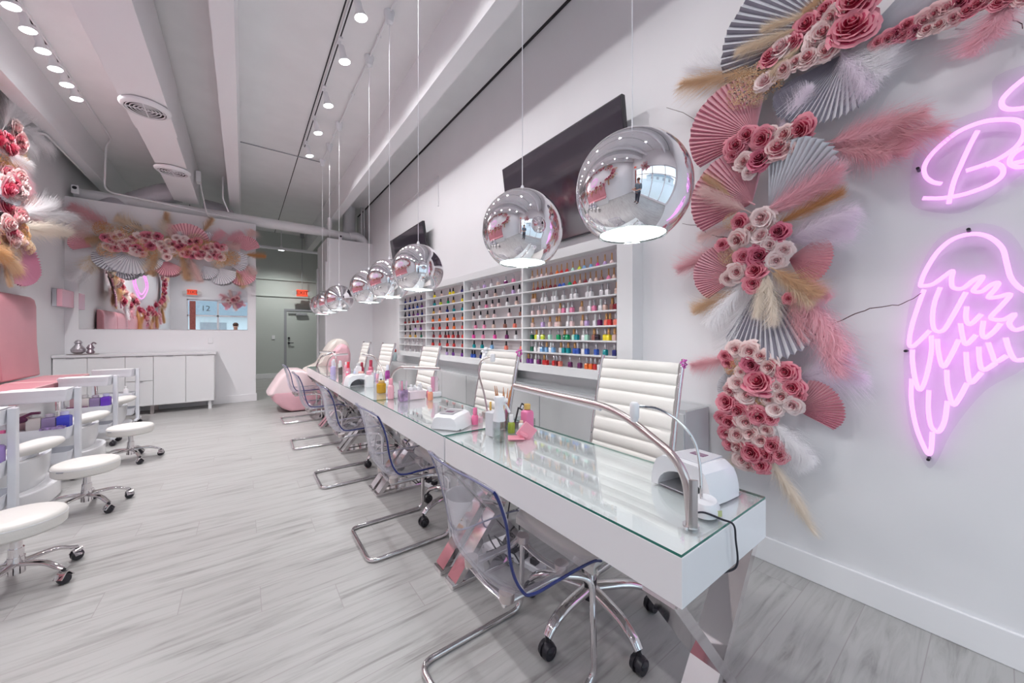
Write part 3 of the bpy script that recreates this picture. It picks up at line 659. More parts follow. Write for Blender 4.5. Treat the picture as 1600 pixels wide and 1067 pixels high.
row(1, 0, 'b', [(c, B, f) for c, f in zip(['blue', 'blue', 'navy', 'purple', 'plum'], (.10, .15, .28, .90, .96))])
# third bay
row(2, 7, 'b', [(c, B, f) for c, f in zip(['yellow', 'nude', 'yellow', 'yellow', 'navy'], (.17, .37, .60, .68, .90))])
row(2, 6, 'b', [(c, B, f) for c, f in zip(['teal', 'lime', 'green', 'gold', 'yellow'], (.17, .35, .55, .69, .91))])
row(2, 5, 'b', [(c, B, f) for c, f in zip(['gold', 'nude', 'navy', 'teal', 'teal'], (.14, .33, .53, .70, .91))])
for r_ in (4, 3, 1): row(2, r_, 'b', [(c, B, f) for c, f in zip([['orange'] * 5, ['red', 'red', 'red', 'orange', 'red'], None, ['red'] * 5][4 - r_ if r_ != 1 else 3], (.12, .32, .53, .70, .91))])
row(2, 2, 'b', [(c, B, f) for c, f in zip(['dark red', 'red', 'dark red', 'red', 'red', 'dark red', 'red'], (.14, .33, .48, .56, .68, .80, .92))])
row(2, 0, 'b', [(c, B, f) for c, f in zip(['red', 'lilac', 'purple', 'purple'], (.12, .52, .68, .90))])
# far bay
FC = [['clear'] * 5, ['clear'] * 6, ['nude', 'gold', 'gold', 'dark green', 'coral'], ['black', 'black', 'lilac', 'purple', 'hot pink'], ['dark red', 'brown', 'dark red', 'red', 'plum', 'dark red'],
      ['black', 'navy', 'plum', 'purple', 'navy', 'plum'], ['navy', 'navy', 'navy', 'blue', 'purple', 'plum'], ['navy'] * 5]
for r_, cs in enumerate(FC): row(3, r_, 'b', spread(cs, B if r_ > 1 else 'silver', .14, .94, caps=None))

# ------------------------------------------------------------------ low cabinet along the right wall
cb = thing('low_cabinet', 'long low white glass-topped cabinet under the polish shelf', 'cabinet', (2.255, 3.9, 0))
y0, y1 = 1.11 - 3.9, 7.0 - 3.9
MB().box((-.145, y0, .06), (.145, y1, .84)).build('cabinet_body', mat('grey_lacquer', (.62, .61, .64), .3), cb, bevel=.002, smooth=False)
MB().box((-.155, y0 - .005, .84), (.163, y1, .852)).build('glass_top', GLASST, cb, smooth=False)
n = 9
for k in range(n):
    a = y0 + (y1 - y0) * k / n + .006; b = y0 + (y1 - y0) * (k + 1) / n - .006
    MB().box((-.155, a, .08), (-.143, b, .825)).build('door', mat('frosted_panel', (.66, .67, .68), .25) if k == 0 else bpy.data.materials['frosted_panel'], cb, bevel=.002, smooth=False)
MB().box((-.13, y0 + .03, 0), (.15, y1, .06)).build('plinth', GREY, cb, smooth=False)
# box on it
tag(MB().box((2.12, 3.02, .853), (2.28, 3.40, 1.02)).build('storage_box', WHITEM, bevel=.003, smooth=False), 'plain white box on the low cabinet left of the second office chair', 'box')
o = thing('treat_jar', 'glass jar with a red lid on the low cabinet at the shelf end', 'jar', (2.2, 6.62, .853))
MB().lathe([(.06, 0), (.075, .02), (.075, .10), (.06, .13)], n=20).build('jar_body', mat('pale_glass', (.6, .7, .72), .1), o)
MB().lathe([(.062, .13), (.066, .135), (.066, .165), (.05, .19), (1e-4, .195)], n=20).build('lid', pmats['red'], o)
# ------------------------------------------------------------------ flowers
def rose_mesh(nm, m1, m2, seed, m3):
    r = random.Random(seed); m = MB()
    lay = [(2, .10, .74), (3, .22, .72), (4, .36, .66), (5, .52, .56), (5, .70, .44), (6, .88, .28), (6, 1.02, .10)]
    for k, (n, Rr, H) in enumerate(lay):
        a0 = r.random() * 6.28
        for i in range(n):
            a = a0 + 2 * pi * i / n + r.uniform(-.12, .12); w = 2 * pi / n * .72; hh = H + r.uniform(-.04, .04); rr = Rr * r.uniform(.93, 1.07)
            def f(u, v):
                s = u * 2 - 1; an = a + s * w
                t = v; out = rr * (.50 + .42 * t + .10 * sin(s * 3 + i)) + (.16 * rr * max(0, t - .7) / .3) + (.05 * rr * s * (1 if i % 2 else -1))
                z = -.25 + (hh + .25) * (t ** .8) * (1 - .16 * s * s) - .12 * rr * max(0, t - .72) / .28
                return (out * cos(an), out * sin(an), z)
            o = len(m.f); m.grid(f, 5, 5)
            for q in range(o, len(m.f)):
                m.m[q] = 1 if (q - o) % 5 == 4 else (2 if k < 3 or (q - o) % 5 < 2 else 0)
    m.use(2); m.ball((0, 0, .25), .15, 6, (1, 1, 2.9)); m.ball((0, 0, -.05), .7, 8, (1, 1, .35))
    return m.mesh(nm, [m1, m2, m3], True, 70)
def rm_(k, i, inner, main, tip):
    return rose_mesh('rose', mat('rose_%s_%d' % (k, i), main, .6, noise=.12, nscale=3), mat('rose_%s_tip_%d' % (k, i), tip, .6), i * 7 + len(k), mat('rose_%s_heart_%d' % (k, i), inner, .65))
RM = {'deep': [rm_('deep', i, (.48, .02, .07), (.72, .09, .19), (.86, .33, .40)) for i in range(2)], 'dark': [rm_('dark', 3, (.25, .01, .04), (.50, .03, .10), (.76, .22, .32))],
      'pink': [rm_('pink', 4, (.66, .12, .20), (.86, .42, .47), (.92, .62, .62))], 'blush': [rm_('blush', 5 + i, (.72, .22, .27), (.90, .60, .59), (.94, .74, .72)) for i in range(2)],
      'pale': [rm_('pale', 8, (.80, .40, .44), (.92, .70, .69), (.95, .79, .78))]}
def fan_mesh(nm, m1, A, seed, N=None, q_=1.0):
    N = max(9, int(27 * A * q_))
    r = random.Random(seed); m = MB(); nr = 6; vs = []; fs = []
    rad = [1 - .20 * abs(2 * j / (2 * N) - 1) ** 2.2 + r.uniform(-.012, .012) for j in range(2 * N + 1)]
    for j in range(2 * N + 1):
        th = -A + 2 * A * (j + (.42 if j % 2 else 0)) / (2 * N) + r.uniform(-.003, .003)
        for k in range(nr + 1):
            q = .03 + .97 * k / nr; L = q * rad[j]
            if k == nr and j % 2: L *= .975
            amp = .030 * q ** .8 * (1 if j % 2 else -1)
            vs.append((L * cos(th), L * sin(th), amp + .10 * q * q * (1 - abs(th / A)) + .03))
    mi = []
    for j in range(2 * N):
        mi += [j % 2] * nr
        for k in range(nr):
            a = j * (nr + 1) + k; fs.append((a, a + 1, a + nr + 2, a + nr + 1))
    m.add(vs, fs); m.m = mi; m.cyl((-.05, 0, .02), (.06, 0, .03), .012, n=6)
    return m.mesh(nm, [m1, FOLD_SHADE[m1.name]], False)
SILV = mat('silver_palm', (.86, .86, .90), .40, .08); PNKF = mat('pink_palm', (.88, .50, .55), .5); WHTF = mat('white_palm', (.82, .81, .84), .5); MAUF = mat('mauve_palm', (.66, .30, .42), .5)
FOLD_SHADE = {'silver_palm': mat('silver_palm_fold_shade', (.27, .25, .30), .45, .1), 'pink_palm': mat('pink_palm_fold_shade', (.58, .21, .29), .6), 'white_palm': mat('white_palm_fold_shade', (.56, .54, .60), .6), 'mauve_palm': mat('mauve_palm_fold_shade', (.50, .20, .30), .6)}  # darker tones for every other pleat face, painting in the fold shade
FM = {}
def plume_mesh(nm, m1, seed, N=1250, fl=.3, Ls=.24):
    r = random.Random(seed); m = MB(); vs = []; fs = []
    for i in range(N):
        s = r.random() ** .85; w = sin(pi * min(1, s * .92 + .08)) ** .6
        a = r.random() * 2 * pi; L = Ls * (.45 + .75 * r.random()) * (.35 + .85 * w)
        base = Vector((s * .92, .01 * cos(a), .01 * sin(a)))
        out = Vector((0, cos(a), sin(a) * .75))
        sp_ = .35 + .85 * r.random()
        p1 = base + Vector((L * .5, 0, 0)) + out * L * .42 * sp_
        p2 = base + Vector((L * 1.05, 0, 0)) + out * L * .72 * sp_ + Vector((0, -fl * L * (.3 + r.random()), 0))
        side = Vector((-out.y * 0 + 0, -out.z, out.y)) if r.random() < .5 else Vector((.3, -out.z, out.y))
        side = side.normalized(); wd = .0019
        o = len(vs)
        vs += [base - side * wd, base + side * wd, p1 - side * wd * .9, p1 + side * wd * .9, p2 - side * wd * .25, p2 + side * wd * .25]
        fs += [(o, o + 1, o + 3, o + 2), (o + 2, o + 3, o + 5, o + 4)]
    m.add(vs, fs); m.tube([(-.12, 0, 0), (.5, 0, 0), (.92, 0, 0)], [.007, .005, .002], 5)
    return m.mesh(nm, m1, False)
def pm(n, c):
    m = bpy.data.materials.new('pampas_' + n); m.use_nodes = True; t = m.node_tree.nodes; l = m.node_tree.links; t.remove(t['Principled BSDF'])
    a = t.new('ShaderNodeBsdfDiffuse'); b = t.new('ShaderNodeBsdfTranslucent'); x = t.new('ShaderNodeMixShader'); x.inputs[0].default_value = .45
    a.inputs[0].default_value = b.inputs[0].default_value = tuple(min(1, k * 1.06) for k in c) + (1,)
    l.new(a.outputs[0], x.inputs[1]); l.new(b.outputs[0], x.inputs[2]); l.new(x.outputs[0], t['Material Output'].inputs[0]); return m
PCOL = {'tan': (.76, .56, .38), 'gold': (.72, .44, .22), 'beige': (.84, .72, .58), 'cream': (.90, .83, .75), 'white': (.95, .93, .95), 'lilac': (.95, .88, .95), 'dusty': (.86, .55, .59), 'pink': (.92, .62, .68), 'blush': (.90, .72, .70)}
PMS = {k: [plume_mesh('pampas_plume', pm(k, c), i * 3 + j) for j in range(2)] for i, (k, c) in enumerate(PCOL.items())}
FIL = {}
def filler_mesh(nm, m1, m2, seed, N=520):
    r = random.Random(seed); m = MB()
    for i in range(N):
        a = r.random() * 6.28; q = sqrt(r.random()); h = (1 - q * q) * .55 * r.uniform(.6, 1.1)
        c = Vector((q * cos(a), q * sin(a), h)); s = r.uniform(.022, .042)
        m.use(i % 2); m.add([c + Vector(d) * s for d in ((1, 0, 0), (-1, 0, 0), (0, 1, 0), (0, -1, 0), (0, 0, 1), (0, 0, -1))],
              [(0, 2, 4), (2, 1, 4), (1, 3, 4), (3, 0, 4), (2, 0, 5), (1, 2, 5), (3, 1, 5), (0, 3, 5)])
    m.use(0)
    for i in range(30):
        a = r.random() * 6.28; m.tube([(0, 0, -.1), (cos(a) * .8, sin(a) * .8, .3)], .008, 4)
    return m.mesh(nm, [m1, m2], False)
FIL['gold'] = filler_mesh('filler_flowers', mat('filler_gold', (.78, .36, .10), .8), mat('filler_gold_b', (.86, .58, .30), .8), 1)
FIL['cream'] = filler_mesh('filler_flowers', mat('filler_cream', (.84, .58, .34), .8), mat('filler_cream_b', (.92, .76, .58), .8), 2)
TWIG = mat('dry_twig', (.10, .05, .05), .8)
class Arr:
    def __init__(s, name, label, origin, normal):
        s.t = thing(name, label, 'flower arrangement', tuple(origin)); s.o = Vector(origin); s.n = Vector(normal); s.cnt = 0
    def put(s, me, name, M, kind=None):
        o = bpy.data.objects.new(name, me); COL.objects.link(o); o.parent = s.t; o.matrix_basis = Matrix.Translation(-s.o) @ M
        if kind: o['kind'] = kind
        return o
    def frame(s, p, d, sx, sy, sz, tilt=0):
        z = s.n; x = (d - z * d.dot(z)).normalized(); x = (x + z * tilt).normalized(); y = z.cross(x).normalized(); z2 = x.cross(y)
        return Matrix.Translation(p) @ Matrix((x, y, z2)).transposed().to_4x4() @ Matrix.Diagonal((sx, sy, sz, 1))
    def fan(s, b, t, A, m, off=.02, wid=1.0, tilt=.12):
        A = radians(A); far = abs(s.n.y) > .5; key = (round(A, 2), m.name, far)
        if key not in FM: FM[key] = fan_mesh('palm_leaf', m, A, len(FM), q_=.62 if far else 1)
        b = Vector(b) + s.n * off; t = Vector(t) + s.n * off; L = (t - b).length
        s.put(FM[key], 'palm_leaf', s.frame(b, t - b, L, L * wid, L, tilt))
    def plume(s, b, t, W, c, off=.06, tilt=.1):
        b = Vector(b) + s.n * off; t = Vector(t) + s.n * off; L = (t - b).length
        s.cnt += 1; k = 1.3 * W / (L * .36); flip = -1 if s.cnt % 2 else 1
        s.put(PMS[c][s.cnt % 2], 'pampas_plume', s.frame(b, t - b, L, L * k * flip, L * min(k, .8), tilt))
    def rose(s, p, r, c, off=.075):
        v = s.n + Vector((R.uniform(-.35, .35), R.uniform(-.35, .35), R.uniform(-.35, .35))) * .8
        v.normalize(); q = v.to_track_quat('Z', 'Y').to_matrix().to_4x4()
        s.put(R.choice(RM[c]), 'rose', Matrix.Translation(Vector(p) + s.n * off) @ q @ Matrix.Rotation(R.random() * 6, 4, 'Z') @ Matrix.Scale(r * 1.26, 4))
    def fill(s, p, r, c, off=.05):
        s.put(FIL[c], 'filler_flowers', s.frame(Vector(p) + s.n * off, Vector((.01, 0.02, 1)), r, r, r), 'stuff')
    def twig(s, pts, r=.003):
        P = bez([Vector(p) - s.o for p in pts], 4)
        P = [p + Vector((R.uniform(-1, 1), R.uniform(-1, 1), R.uniform(-1, 1))) * .004 for p in P]
        MB().tube(P, [r * (1 - .6 * i / len(P)) for i in range(len(P))], 5).build('twig', TWIG, s.t)
XW = XR - .02
w = lambda u, v, o=0.0: onX(u, v, XW - .05)      # flowers sit about 5 cm off the wall
def rad(u, px): return px * (onX(u, 500, XW - .05).x / ray(u, 500).x) / FOC / 1.12
N1 = (-1, 0, 0)
# top cluster and garland
A = Arr('floral_arrangement', 'top flower cluster on the right wall, silver palm leaves with a rose garland running right', w(1300, 60), N1)
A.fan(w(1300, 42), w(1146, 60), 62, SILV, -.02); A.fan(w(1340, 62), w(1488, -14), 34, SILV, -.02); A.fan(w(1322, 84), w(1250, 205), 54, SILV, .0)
A.plume(w(1190, 118), w(1072, 142), .13, 'tan', .05); A.plume(w(1188, 108), w(1078, 112), .12, 'white', .0); A.plume(w(1250, 58), w(1160, 96), .09, 'beige', .08)
A.plume(w(1275, 32), w(1198, 62), .07, 'beige', .08); A.plume(w(1262, 76), w(1210, 130), .07, 'beige', .07); A.plume(w(1300, 2), w(1262, 36), .06, 'tan', .08)
A.plume(w(1318, 86), w(1392, 128), .15, 'white', .03); A.plume(w(1318, 88), w(1368, 158), .13, 'lilac', .04); A.plume(w(1322, 80), w(1400, 96), .12, 'white', .02)
for (u, v, r, c) in ((1341, 17, 25, 'deep'), (1336, 56, 26, 'deep'), (1292, 63, 18, 'blush'), (1306, 40, 16, 'blush'), (1267, 50, 16, 'deep'), (1297, 28, 14, 'deep'), (1229, 84, 16, 'pale'), (1246, 77, 12, 'deep'), (1211, 98, 14, 'deep'),
                     (1269, 100, 14, 'blush'), (1250, 107, 11, 'blush'), (1297, 89, 14, 'blush'), (1232, 117, 12, 'blush'), (1203, 136, 13, 'pale'), (1280, 78, 12, 'blush'), (1316, 74, 12, 'blush'), (1318, 30, 12, 'pink'),
                     (1376, 73, 10, 'deep'), (1390, 68, 12, 'deep'), (1403, 60, 12, 'dark'), (1415, 62, 10, 'deep'), (1420, 48, 12, 'deep'), (1432, 55, 10, 'dark'), (1446, 40, 13, 'pink'), (1450, 54, 10, 'blush'), (1462, 30, 14, 'pink'), (1470, 46, 11, 'blush'),
                     (1480, 22, 13, 'pink'), (1490, 36, 11, 'pink'), (1500, 12, 13, 'dark'), (1512, 26, 11, 'deep'), (1528, 16, 12, 'deep'), (1545, 6, 12, 'pink'), (1560, 14, 10, 'deep'), (1580, 2, 12, 'deep'), (1600, 4, 11, 'pink')):
    A.rose(w(u, v), rad(u, r), c, .07 if u < 1370 else .04)
for (u, v, r, c) in ((1168, 148, 30, 'cream'), (1192, 122, 24, 'cream'), (1215, 132, 20, 'gold'), (1190, 158, 16, 'cream'), (1294, 8, 20, 'gold'), (1160, 128, 20, 'cream')): A.fill(w(u, v), rad(u, r), c)
A.plume(w(1572, 6), w(1512, 98), .13, 'pink', .02); A.plume(w(1585, 2), w(1545, 70), .10, 'pink', .02)
A.twig([w(1500, 2), w(1560, 6), w(1586, 30), w(1600, 42)]); A.twig([w(1510, 4), w(1540, 12), w(1600, -2)])
# second cluster
A = Arr('floral_arrangement', 'second flower cluster on the right wall, pink and silver palm leaves around six big roses', w(1210, 235), N1)
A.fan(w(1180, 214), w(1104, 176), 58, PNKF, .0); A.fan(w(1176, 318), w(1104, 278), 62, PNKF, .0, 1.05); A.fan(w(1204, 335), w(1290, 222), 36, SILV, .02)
A.plume(w(1222, 206), w(1276, 140), .11, 'lilac', .05); A.plume(w(1300, 222), w(1460, 182), .15, 'dusty', .02); A.plume(w(1300, 230), w(1430, 240), .16, 'dusty', .01); A.plume(w(1305, 226), w(1490, 205), .13, 'dusty', .0); A.plume(w(1305, 226), w(1400, 205), .14, 'pink', .04); A.plume(w(1310, 238), w(1400, 250), .12, 'dusty', .04)
A.plume(w(1172, 332), w(1104, 300), .10, 'blush', .07); A.plume(w(1150, 310), w(1110, 282), .06, 'tan', .08)
for (u, v, r, c) in ((1159, 234, 15, 'deep'), (1175, 219, 13, 'deep'), (1199, 224, 16, 'deep'), (1196, 255, 17, 'dark'), (1224, 238, 18, 'pink'), (1234, 219, 15, 'blush'), (1259, 210, 17, 'deep'), (1171, 259, 12, 'blush'), (1178, 275, 9, 'pale'), (1153, 249, 9, 'deep'), (1213, 213, 9, 'blush'), (1240, 240, 10, 'blush')):
    A.rose(w(u, v), rad(u, r), c)
A.twig([w(1150, 228), w(1122, 205), w(1103, 200), w(1075, 180), w(1042, 168)])
# third cluster
A = Arr('floral_arrangement', 'middle flower cluster on the right wall, dark and blush roses with wide pampas plumes', w(1190, 390), N1)
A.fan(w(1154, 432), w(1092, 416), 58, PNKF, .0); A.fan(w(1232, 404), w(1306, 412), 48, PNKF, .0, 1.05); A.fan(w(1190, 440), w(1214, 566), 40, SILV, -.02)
A.plume(w(1208, 332), w(1335, 268), .12, 'pink', .08); A.plume(w(1212, 338), w(1325, 285), .10, 'pink', .07); A.plume(w(1222, 352), w(1330, 304), .09, 'gold', .06); A.plume(w(1236, 374), w(1352, 330), .16, 'lilac', .03); A.plume(w(1236, 378), w(1342, 366), .15, 'lilac', .01)
A.plume(w(1136, 384), w(1058, 424), .14, 'dusty', -.01); A.plume(w(1150, 352), w(1090, 372), .10, 'blush', -.01); A.plume(w(1152, 455), w(1084, 488), .12, 'tan', .0); A.plume(w(1170, 442), w(1112, 510), .14, 'white', .04); A.plume(w(1172, 452), w(1134, 556), .10, 'white', -.01)
A.plume(w(1204, 432), w(1192, 500), .10, 'cream', .08); A.plume(w(1208, 432), w(1222, 512), .11, 'cream', .08); A.plume(w(1220, 424), w(1296, 466), .11, 'tan', .09); A.plume(w(1214, 428), w(1282, 478), .10, 'beige', .07)
A.plume(w(1234, 450), w(1262, 540), .13, 'dusty', .02); A.plume(w(1252, 456), w(1330, 556), .17, 'pink', .04); A.plume(w(1262, 462), w(1322, 590), .14, 'pink', .03); A.plume(w(1270, 440), w(1305, 470), .1, 'pink', .06)
for (u, v, r, c) in ((1164, 351, 12, 'deep'), (1199, 345, 16, 'pale'), (1224, 366, 14, 'dark'), (1162, 378, 14, 'blush'), (1199, 372, 14, 'pale'), (1211, 386, 13, 'pale'), (1195, 403, 17, 'dark'), (1171, 404, 12, 'deep'), (1233, 393, 12, 'pale'), (1221, 410, 13, 'pale'),
                     (1189, 425, 15, 'deep'), (1185, 444, 13, 'deep'), (1160, 427, 13, 'blush'), (1146, 437, 10, 'blush'), (1137, 385, 9, 'deep'), (1180, 362, 10, 'blush'), (1208, 355, 9, 'blush'), (1240, 468, 8, 'deep')):
    A.rose(w(u, v), rad(u, r), c)
for (u, v, r, c) in ((1178, 364, 22, 'cream'), (1146, 400, 20, 'cream'), (1150, 348, 16, 'cream'), (1215, 340, 14, 'cream')): A.fill(w(u, v), rad(u, r), c)
A.twig([w(1138, 372), w(1108, 366), w(1092, 354), w(1066, 350)]); A.twig([w(1290, 512), w(1313, 501), w(1344, 487), w(1378, 480), w(1410, 474), w(1440, 458)])
# bottom cluster
A = Arr('floral_arrangement', 'lowest flower cluster on the right wall, dense pink roses above trailing plumes', w(1195, 640), N1)
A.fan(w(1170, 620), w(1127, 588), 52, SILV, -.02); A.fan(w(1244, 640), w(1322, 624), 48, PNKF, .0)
A.plume(w(1142, 560), w(1080, 572), .11, 'dusty', .0); A.plume(w(1252, 590), w(1362, 590), .14, 'lilac', .0); A.plume(w(1250, 588), w(1340, 560), .12, 'lilac', .0); A.plume(w(1212, 656), w(1280, 722), .15, 'white', .07); A.plume(w(1216, 662), w(1265, 735), .12, 'white', .05)
A.plume(w(1205, 708), w(1270, 800), .09, 'cream', .06); A.plume(w(1203, 705), w(1285, 830), .06, 'cream', .05); A.plume(w(1158, 700), w(1136, 738), .08, 'cream', .0)
for (u, v, r, c) in ((1180, 548, 14, 'blush'), (1159, 545, 12, 'blush'), (1142, 556, 9, 'deep'), (1146, 566, 8, 'deep'), (1183, 569, 15, 'dark'), (1211, 572, 14, 'blush'), (1197, 556, 12, 'blush'), (1236, 580, 15, 'deep'), (1194, 595, 21, 'deep'), (1162, 597, 12, 'blush'), (1222, 602, 12, 'pale'), (1246, 604, 14, 'deep'), (1255, 615, 9, 'deep'),
                     (1175, 616, 12, 'blush'), (1145, 626, 14, 'deep'), (1163, 639, 13, 'deep'), (1229, 616, 14, 'blush'), (1246, 630, 13, 'pale'), (1220, 637, 11, 'pale'), (1194, 648, 15, 'deep'), (1175, 656, 14, 'blush'), (1138, 650, 10, 'deep'), (1148, 656, 12, 'deep'), (1212, 652, 9, 'deep'),
                     (1145, 674, 11, 'deep'), (1160, 676, 13, 'blush'), (1182, 674, 13, 'blush'), (1197, 684, 12, 'blush'), (1162, 693, 13, 'blush'), (1183, 702, 17, 'deep'), (1206, 668, 10, 'blush'), (1215, 692, 13, 'deep'), (1197, 722, 12, 'deep'), (1168, 714, 12, 'blush'), (1226, 706, 11, 'deep'), (1150, 690, 10, 'deep'), (1178, 722, 10, 'blush'), (1150, 608, 10, 'pink'), (1205, 705, 11, 'deep'), (1184, 636, 10, 'pink'), (1208, 622, 9, 'blush'), (1166, 580, 8, 'blush')):
    A.rose(w(u, v), rad(u, r), c)
for (u, v, r, c) in ((1155, 572, 18, 'gold'), (1200, 622, 16, 'gold'), (1200, 664, 12, 'gold'), (1190, 580, 10, 'gold')): A.fill(w(u, v), rad(u, r), c, .06)

# garland over the mirror
w2 = lambda u, v: onY(u, v, YM - .07)
def rad2(u, v, px): p = w2(u, v); return px * (p.x * SY + p.y * CY) / FOC
A = Arr('floral_arrangement', 'long flower garland over the wall mirror, roses between palm leaves and pampas', w2(260, 390), (0, -1, 0))
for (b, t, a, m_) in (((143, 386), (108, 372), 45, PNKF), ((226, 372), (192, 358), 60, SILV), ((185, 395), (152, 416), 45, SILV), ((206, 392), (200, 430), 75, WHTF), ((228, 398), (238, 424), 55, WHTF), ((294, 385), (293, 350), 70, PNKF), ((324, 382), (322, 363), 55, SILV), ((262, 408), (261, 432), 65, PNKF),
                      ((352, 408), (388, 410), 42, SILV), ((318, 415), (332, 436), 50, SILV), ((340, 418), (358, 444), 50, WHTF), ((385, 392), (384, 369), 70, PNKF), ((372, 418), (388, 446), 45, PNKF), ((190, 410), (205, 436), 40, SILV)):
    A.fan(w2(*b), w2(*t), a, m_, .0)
for (b, t, W_, c) in (((170, 352), (110, 322), .28, 'dusty'), ((170, 358), (112, 350), .3, 'blush'), ((165, 368), (108, 340), .25, 'white'), ((150, 372), (106, 362), .22, 'blush'), ((170, 372), (134, 376), .2, 'tan'), ((145, 400), (112, 440), .25, 'white'), ((150, 398), (128, 422), .2, 'beige'), ((225, 360), (180, 342), .25, 'beige'),
                      ((240, 368), (228, 352), .15, 'cream'), ((262, 365), (260, 332), .12, 'tan'), ((258, 378), (258, 345), .2, 'cream'), ((270, 382), (265, 350), .2, 'blush'), ((318, 362), (334, 342), .12, 'tan'), ((330, 378), (350, 362), .25, 'pink'), ((345, 382), (376, 388), .25, 'blush'), ((355, 376), (380, 365), .25, 'pink'),
                      ((385, 398), (416, 402), .14, 'gold'), ((388, 372), (396, 360), .25, 'blush'), ((285, 400), (292, 438), .18, 'tan'), ((296, 402), (314, 440), .18, 'blush'), ((240, 402), (225, 424), .18, 'cream'), ((245, 398), (236, 430), .18, 'tan'), ((370, 425), (382, 450), .18, 'tan'), ((382, 415), (400, 430), .25, 'blush'), ((375, 432), (395, 462), .14, 'white'),
                      ((286, 382), (280, 362), .16, 'white'), ((215, 385), (195, 372), .15, 'cream'), ((230, 378), (250, 365), .15, 'blush')):
    A.plume(w2(*b), w2(*t), W_, c, .03)
rr = random.Random(3)
for k in range(84):
    f = k / 83; u = 168 + 182 * f; v = 378 + 18 * f + rr.uniform(-1, 1) * (9 + 7 * sin(pi * f)) 
    A.rose(w2(u, v), rr.uniform(.042, .062), rr.choice(['deep', 'deep', 'dark', 'blush', 'blush', 'pale', 'pink']), .10)
for k in range(30):
    f = (k + .5) / 30; u = 160 + 205 * f; v = 374 + 24 * f + rr.uniform(-16, 18)
    A.fill(w2(u, v), rr.uniform(.10, .15), rr.choice(['gold', 'gold', 'cream']), .07)
A.twig([w2(362, 420), w2(375, 410), w2(388, 402), w2(396, 394)]); A.twig([w2(318, 360), w2(318, 345)])

# flower arch on the left wall
A = Arr('floral_arrangement', 'flower arch on the left wall above the pink bench, roses with white plumes', (XL + .02, 4, 2.9), (1, 0, 0))
rr = random.Random(11)
def arch(f):      # f 0..1 round an oval on the left wall
    a = 2 * pi * f; return Vector((XL + .03, 3.75 + 3.05 * cos(a), 2.85 + .95 * sin(a)))
for k in range(30):
    f = (k + .3) / 30; p = arch(f); d = Vector((0, cos(2 * pi * f) + rr.uniform(-.8, .8), sin(2 * pi * f) + rr.uniform(-.8, .8))).normalized()
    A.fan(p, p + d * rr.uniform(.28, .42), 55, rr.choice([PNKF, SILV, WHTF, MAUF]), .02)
for k in range(48):
    f = (k + rr.random()) / 48; p = arch(f); d = Vector((0, cos(2 * pi * f) + rr.uniform(-.9, .9), sin(2 * pi * f) + rr.uniform(-.9, .9))).normalized()
    A.plume(p, p + d * rr.uniform(.4, .65), rr.uniform(.15, .22), rr.choice(['white', 'cream', 'blush', 'tan', 'pink', 'gold']), .08)
for k in range(95):
    f = k / 95; p = arch(f) + Vector((0, rr.uniform(-.2, .2), rr.uniform(-.2, .2)))
    A.rose(p, rr.uniform(.065, .095), rr.choice(['deep', 'deep', 'dark', 'pink', 'blush', 'pale']), .09)
for k in range(16): A.fill(arch(k / 16) + Vector((0, rr.uniform(-.1, .1), rr.uniform(-.1, .1))), .12, rr.choice(['gold', 'cream']), .06)
w3 = lambda u, v: onX(u, v, XL + .08)
A = Arr('floral_arrangement', 'far end of the left flower arch, white plumes over a mauve palm leaf', w3(5, 300), (1, 0, 0))
for (b, t, W_, c) in (((2, 200), (40, 150), .26, 'white'), ((4, 190), (22, 135), .24, 'white'), ((-5, 195), (8, 140), .24, 'white'), ((18, 190), (60, 228), .22, 'white'), ((20, 205), (52, 192), .12, 'white'), ((15, 210), (40, 232), .18, 'white'), ((4, 335), (60, 318), .20, 'white'), ((6, 330), (88, 334), .18, 'white'),
                      ((10, 350), (82, 362), .20, 'cream'), ((4, 355), (60, 352), .20, 'cream'), ((5, 255), (26, 305), .2, 'dusty'), ((12, 228), (28, 258), .1, 'tan'), ((10, 240), (32, 300), .16, 'pink'), ((8, 410), (24, 440), .14, 'tan'), ((-4, 415), (0, 448), .14, 'tan'), ((-5, 380), (14, 400), .18, 'white')):
    A.plume(w3(*b), w3(*t), W_, c, .05)
A.fan(w3(2, 388), w3(32, 428), 52, MAUF, .04); A.fan(w3(-6, 260), w3(8, 320), 40, SILV, .0); A.fan(w3(-8, 300), w3(4, 330), 40, MAUF, .0)
for k in range(34):
    u = rr.uniform(-12, 14); v = rr.choice([rr.uniform(190, 235), rr.uniform(270, 300), rr.uniform(325, 380)])
    A.rose(w3(u, v), rr.uniform(.05, .08), rr.choice(['deep', 'pink', 'blush', 'pale']), .1)
for (u, v) in ((12, 355), (18, 378), (8, 372), (16, 366), (24, 385)): A.fill(w3(u, v), .09, 'gold' if v < 370 else 'cream', .1)
# spray hanging over the street window (seen in the mirror)
A = Arr('floral_arrangement', 'small rose spray hung above the street window, reflected in the mirror', (-.35, YF + .04, 2.72), (0, 1, 0))
for k in range(8): A.plume((-.35, YF + .05, 2.72), (-.35 + .5 * cos(k * .8 + .2), YF + .05, 2.72 + .45 * sin(k * .8 + .2)), .2, ['white', 'pink', 'blush', 'dusty'][k % 4])
for k in range(3): A.fan((-.35, YF + .05, 2.72), (-.35 + .4 * cos(k * 2 + 3.6), YF + .05, 2.72 + .4 * sin(k * 2 + 3.6)), 50, [PNKF, MAUF, WHTF][k])
for k in range(10): A.rose((-.35 + rr.uniform(-.2, .2), YF + .05, 2.72 + rr.uniform(-.12, .12)), .07, rr.choice(['deep', 'pink', 'blush']), .1)

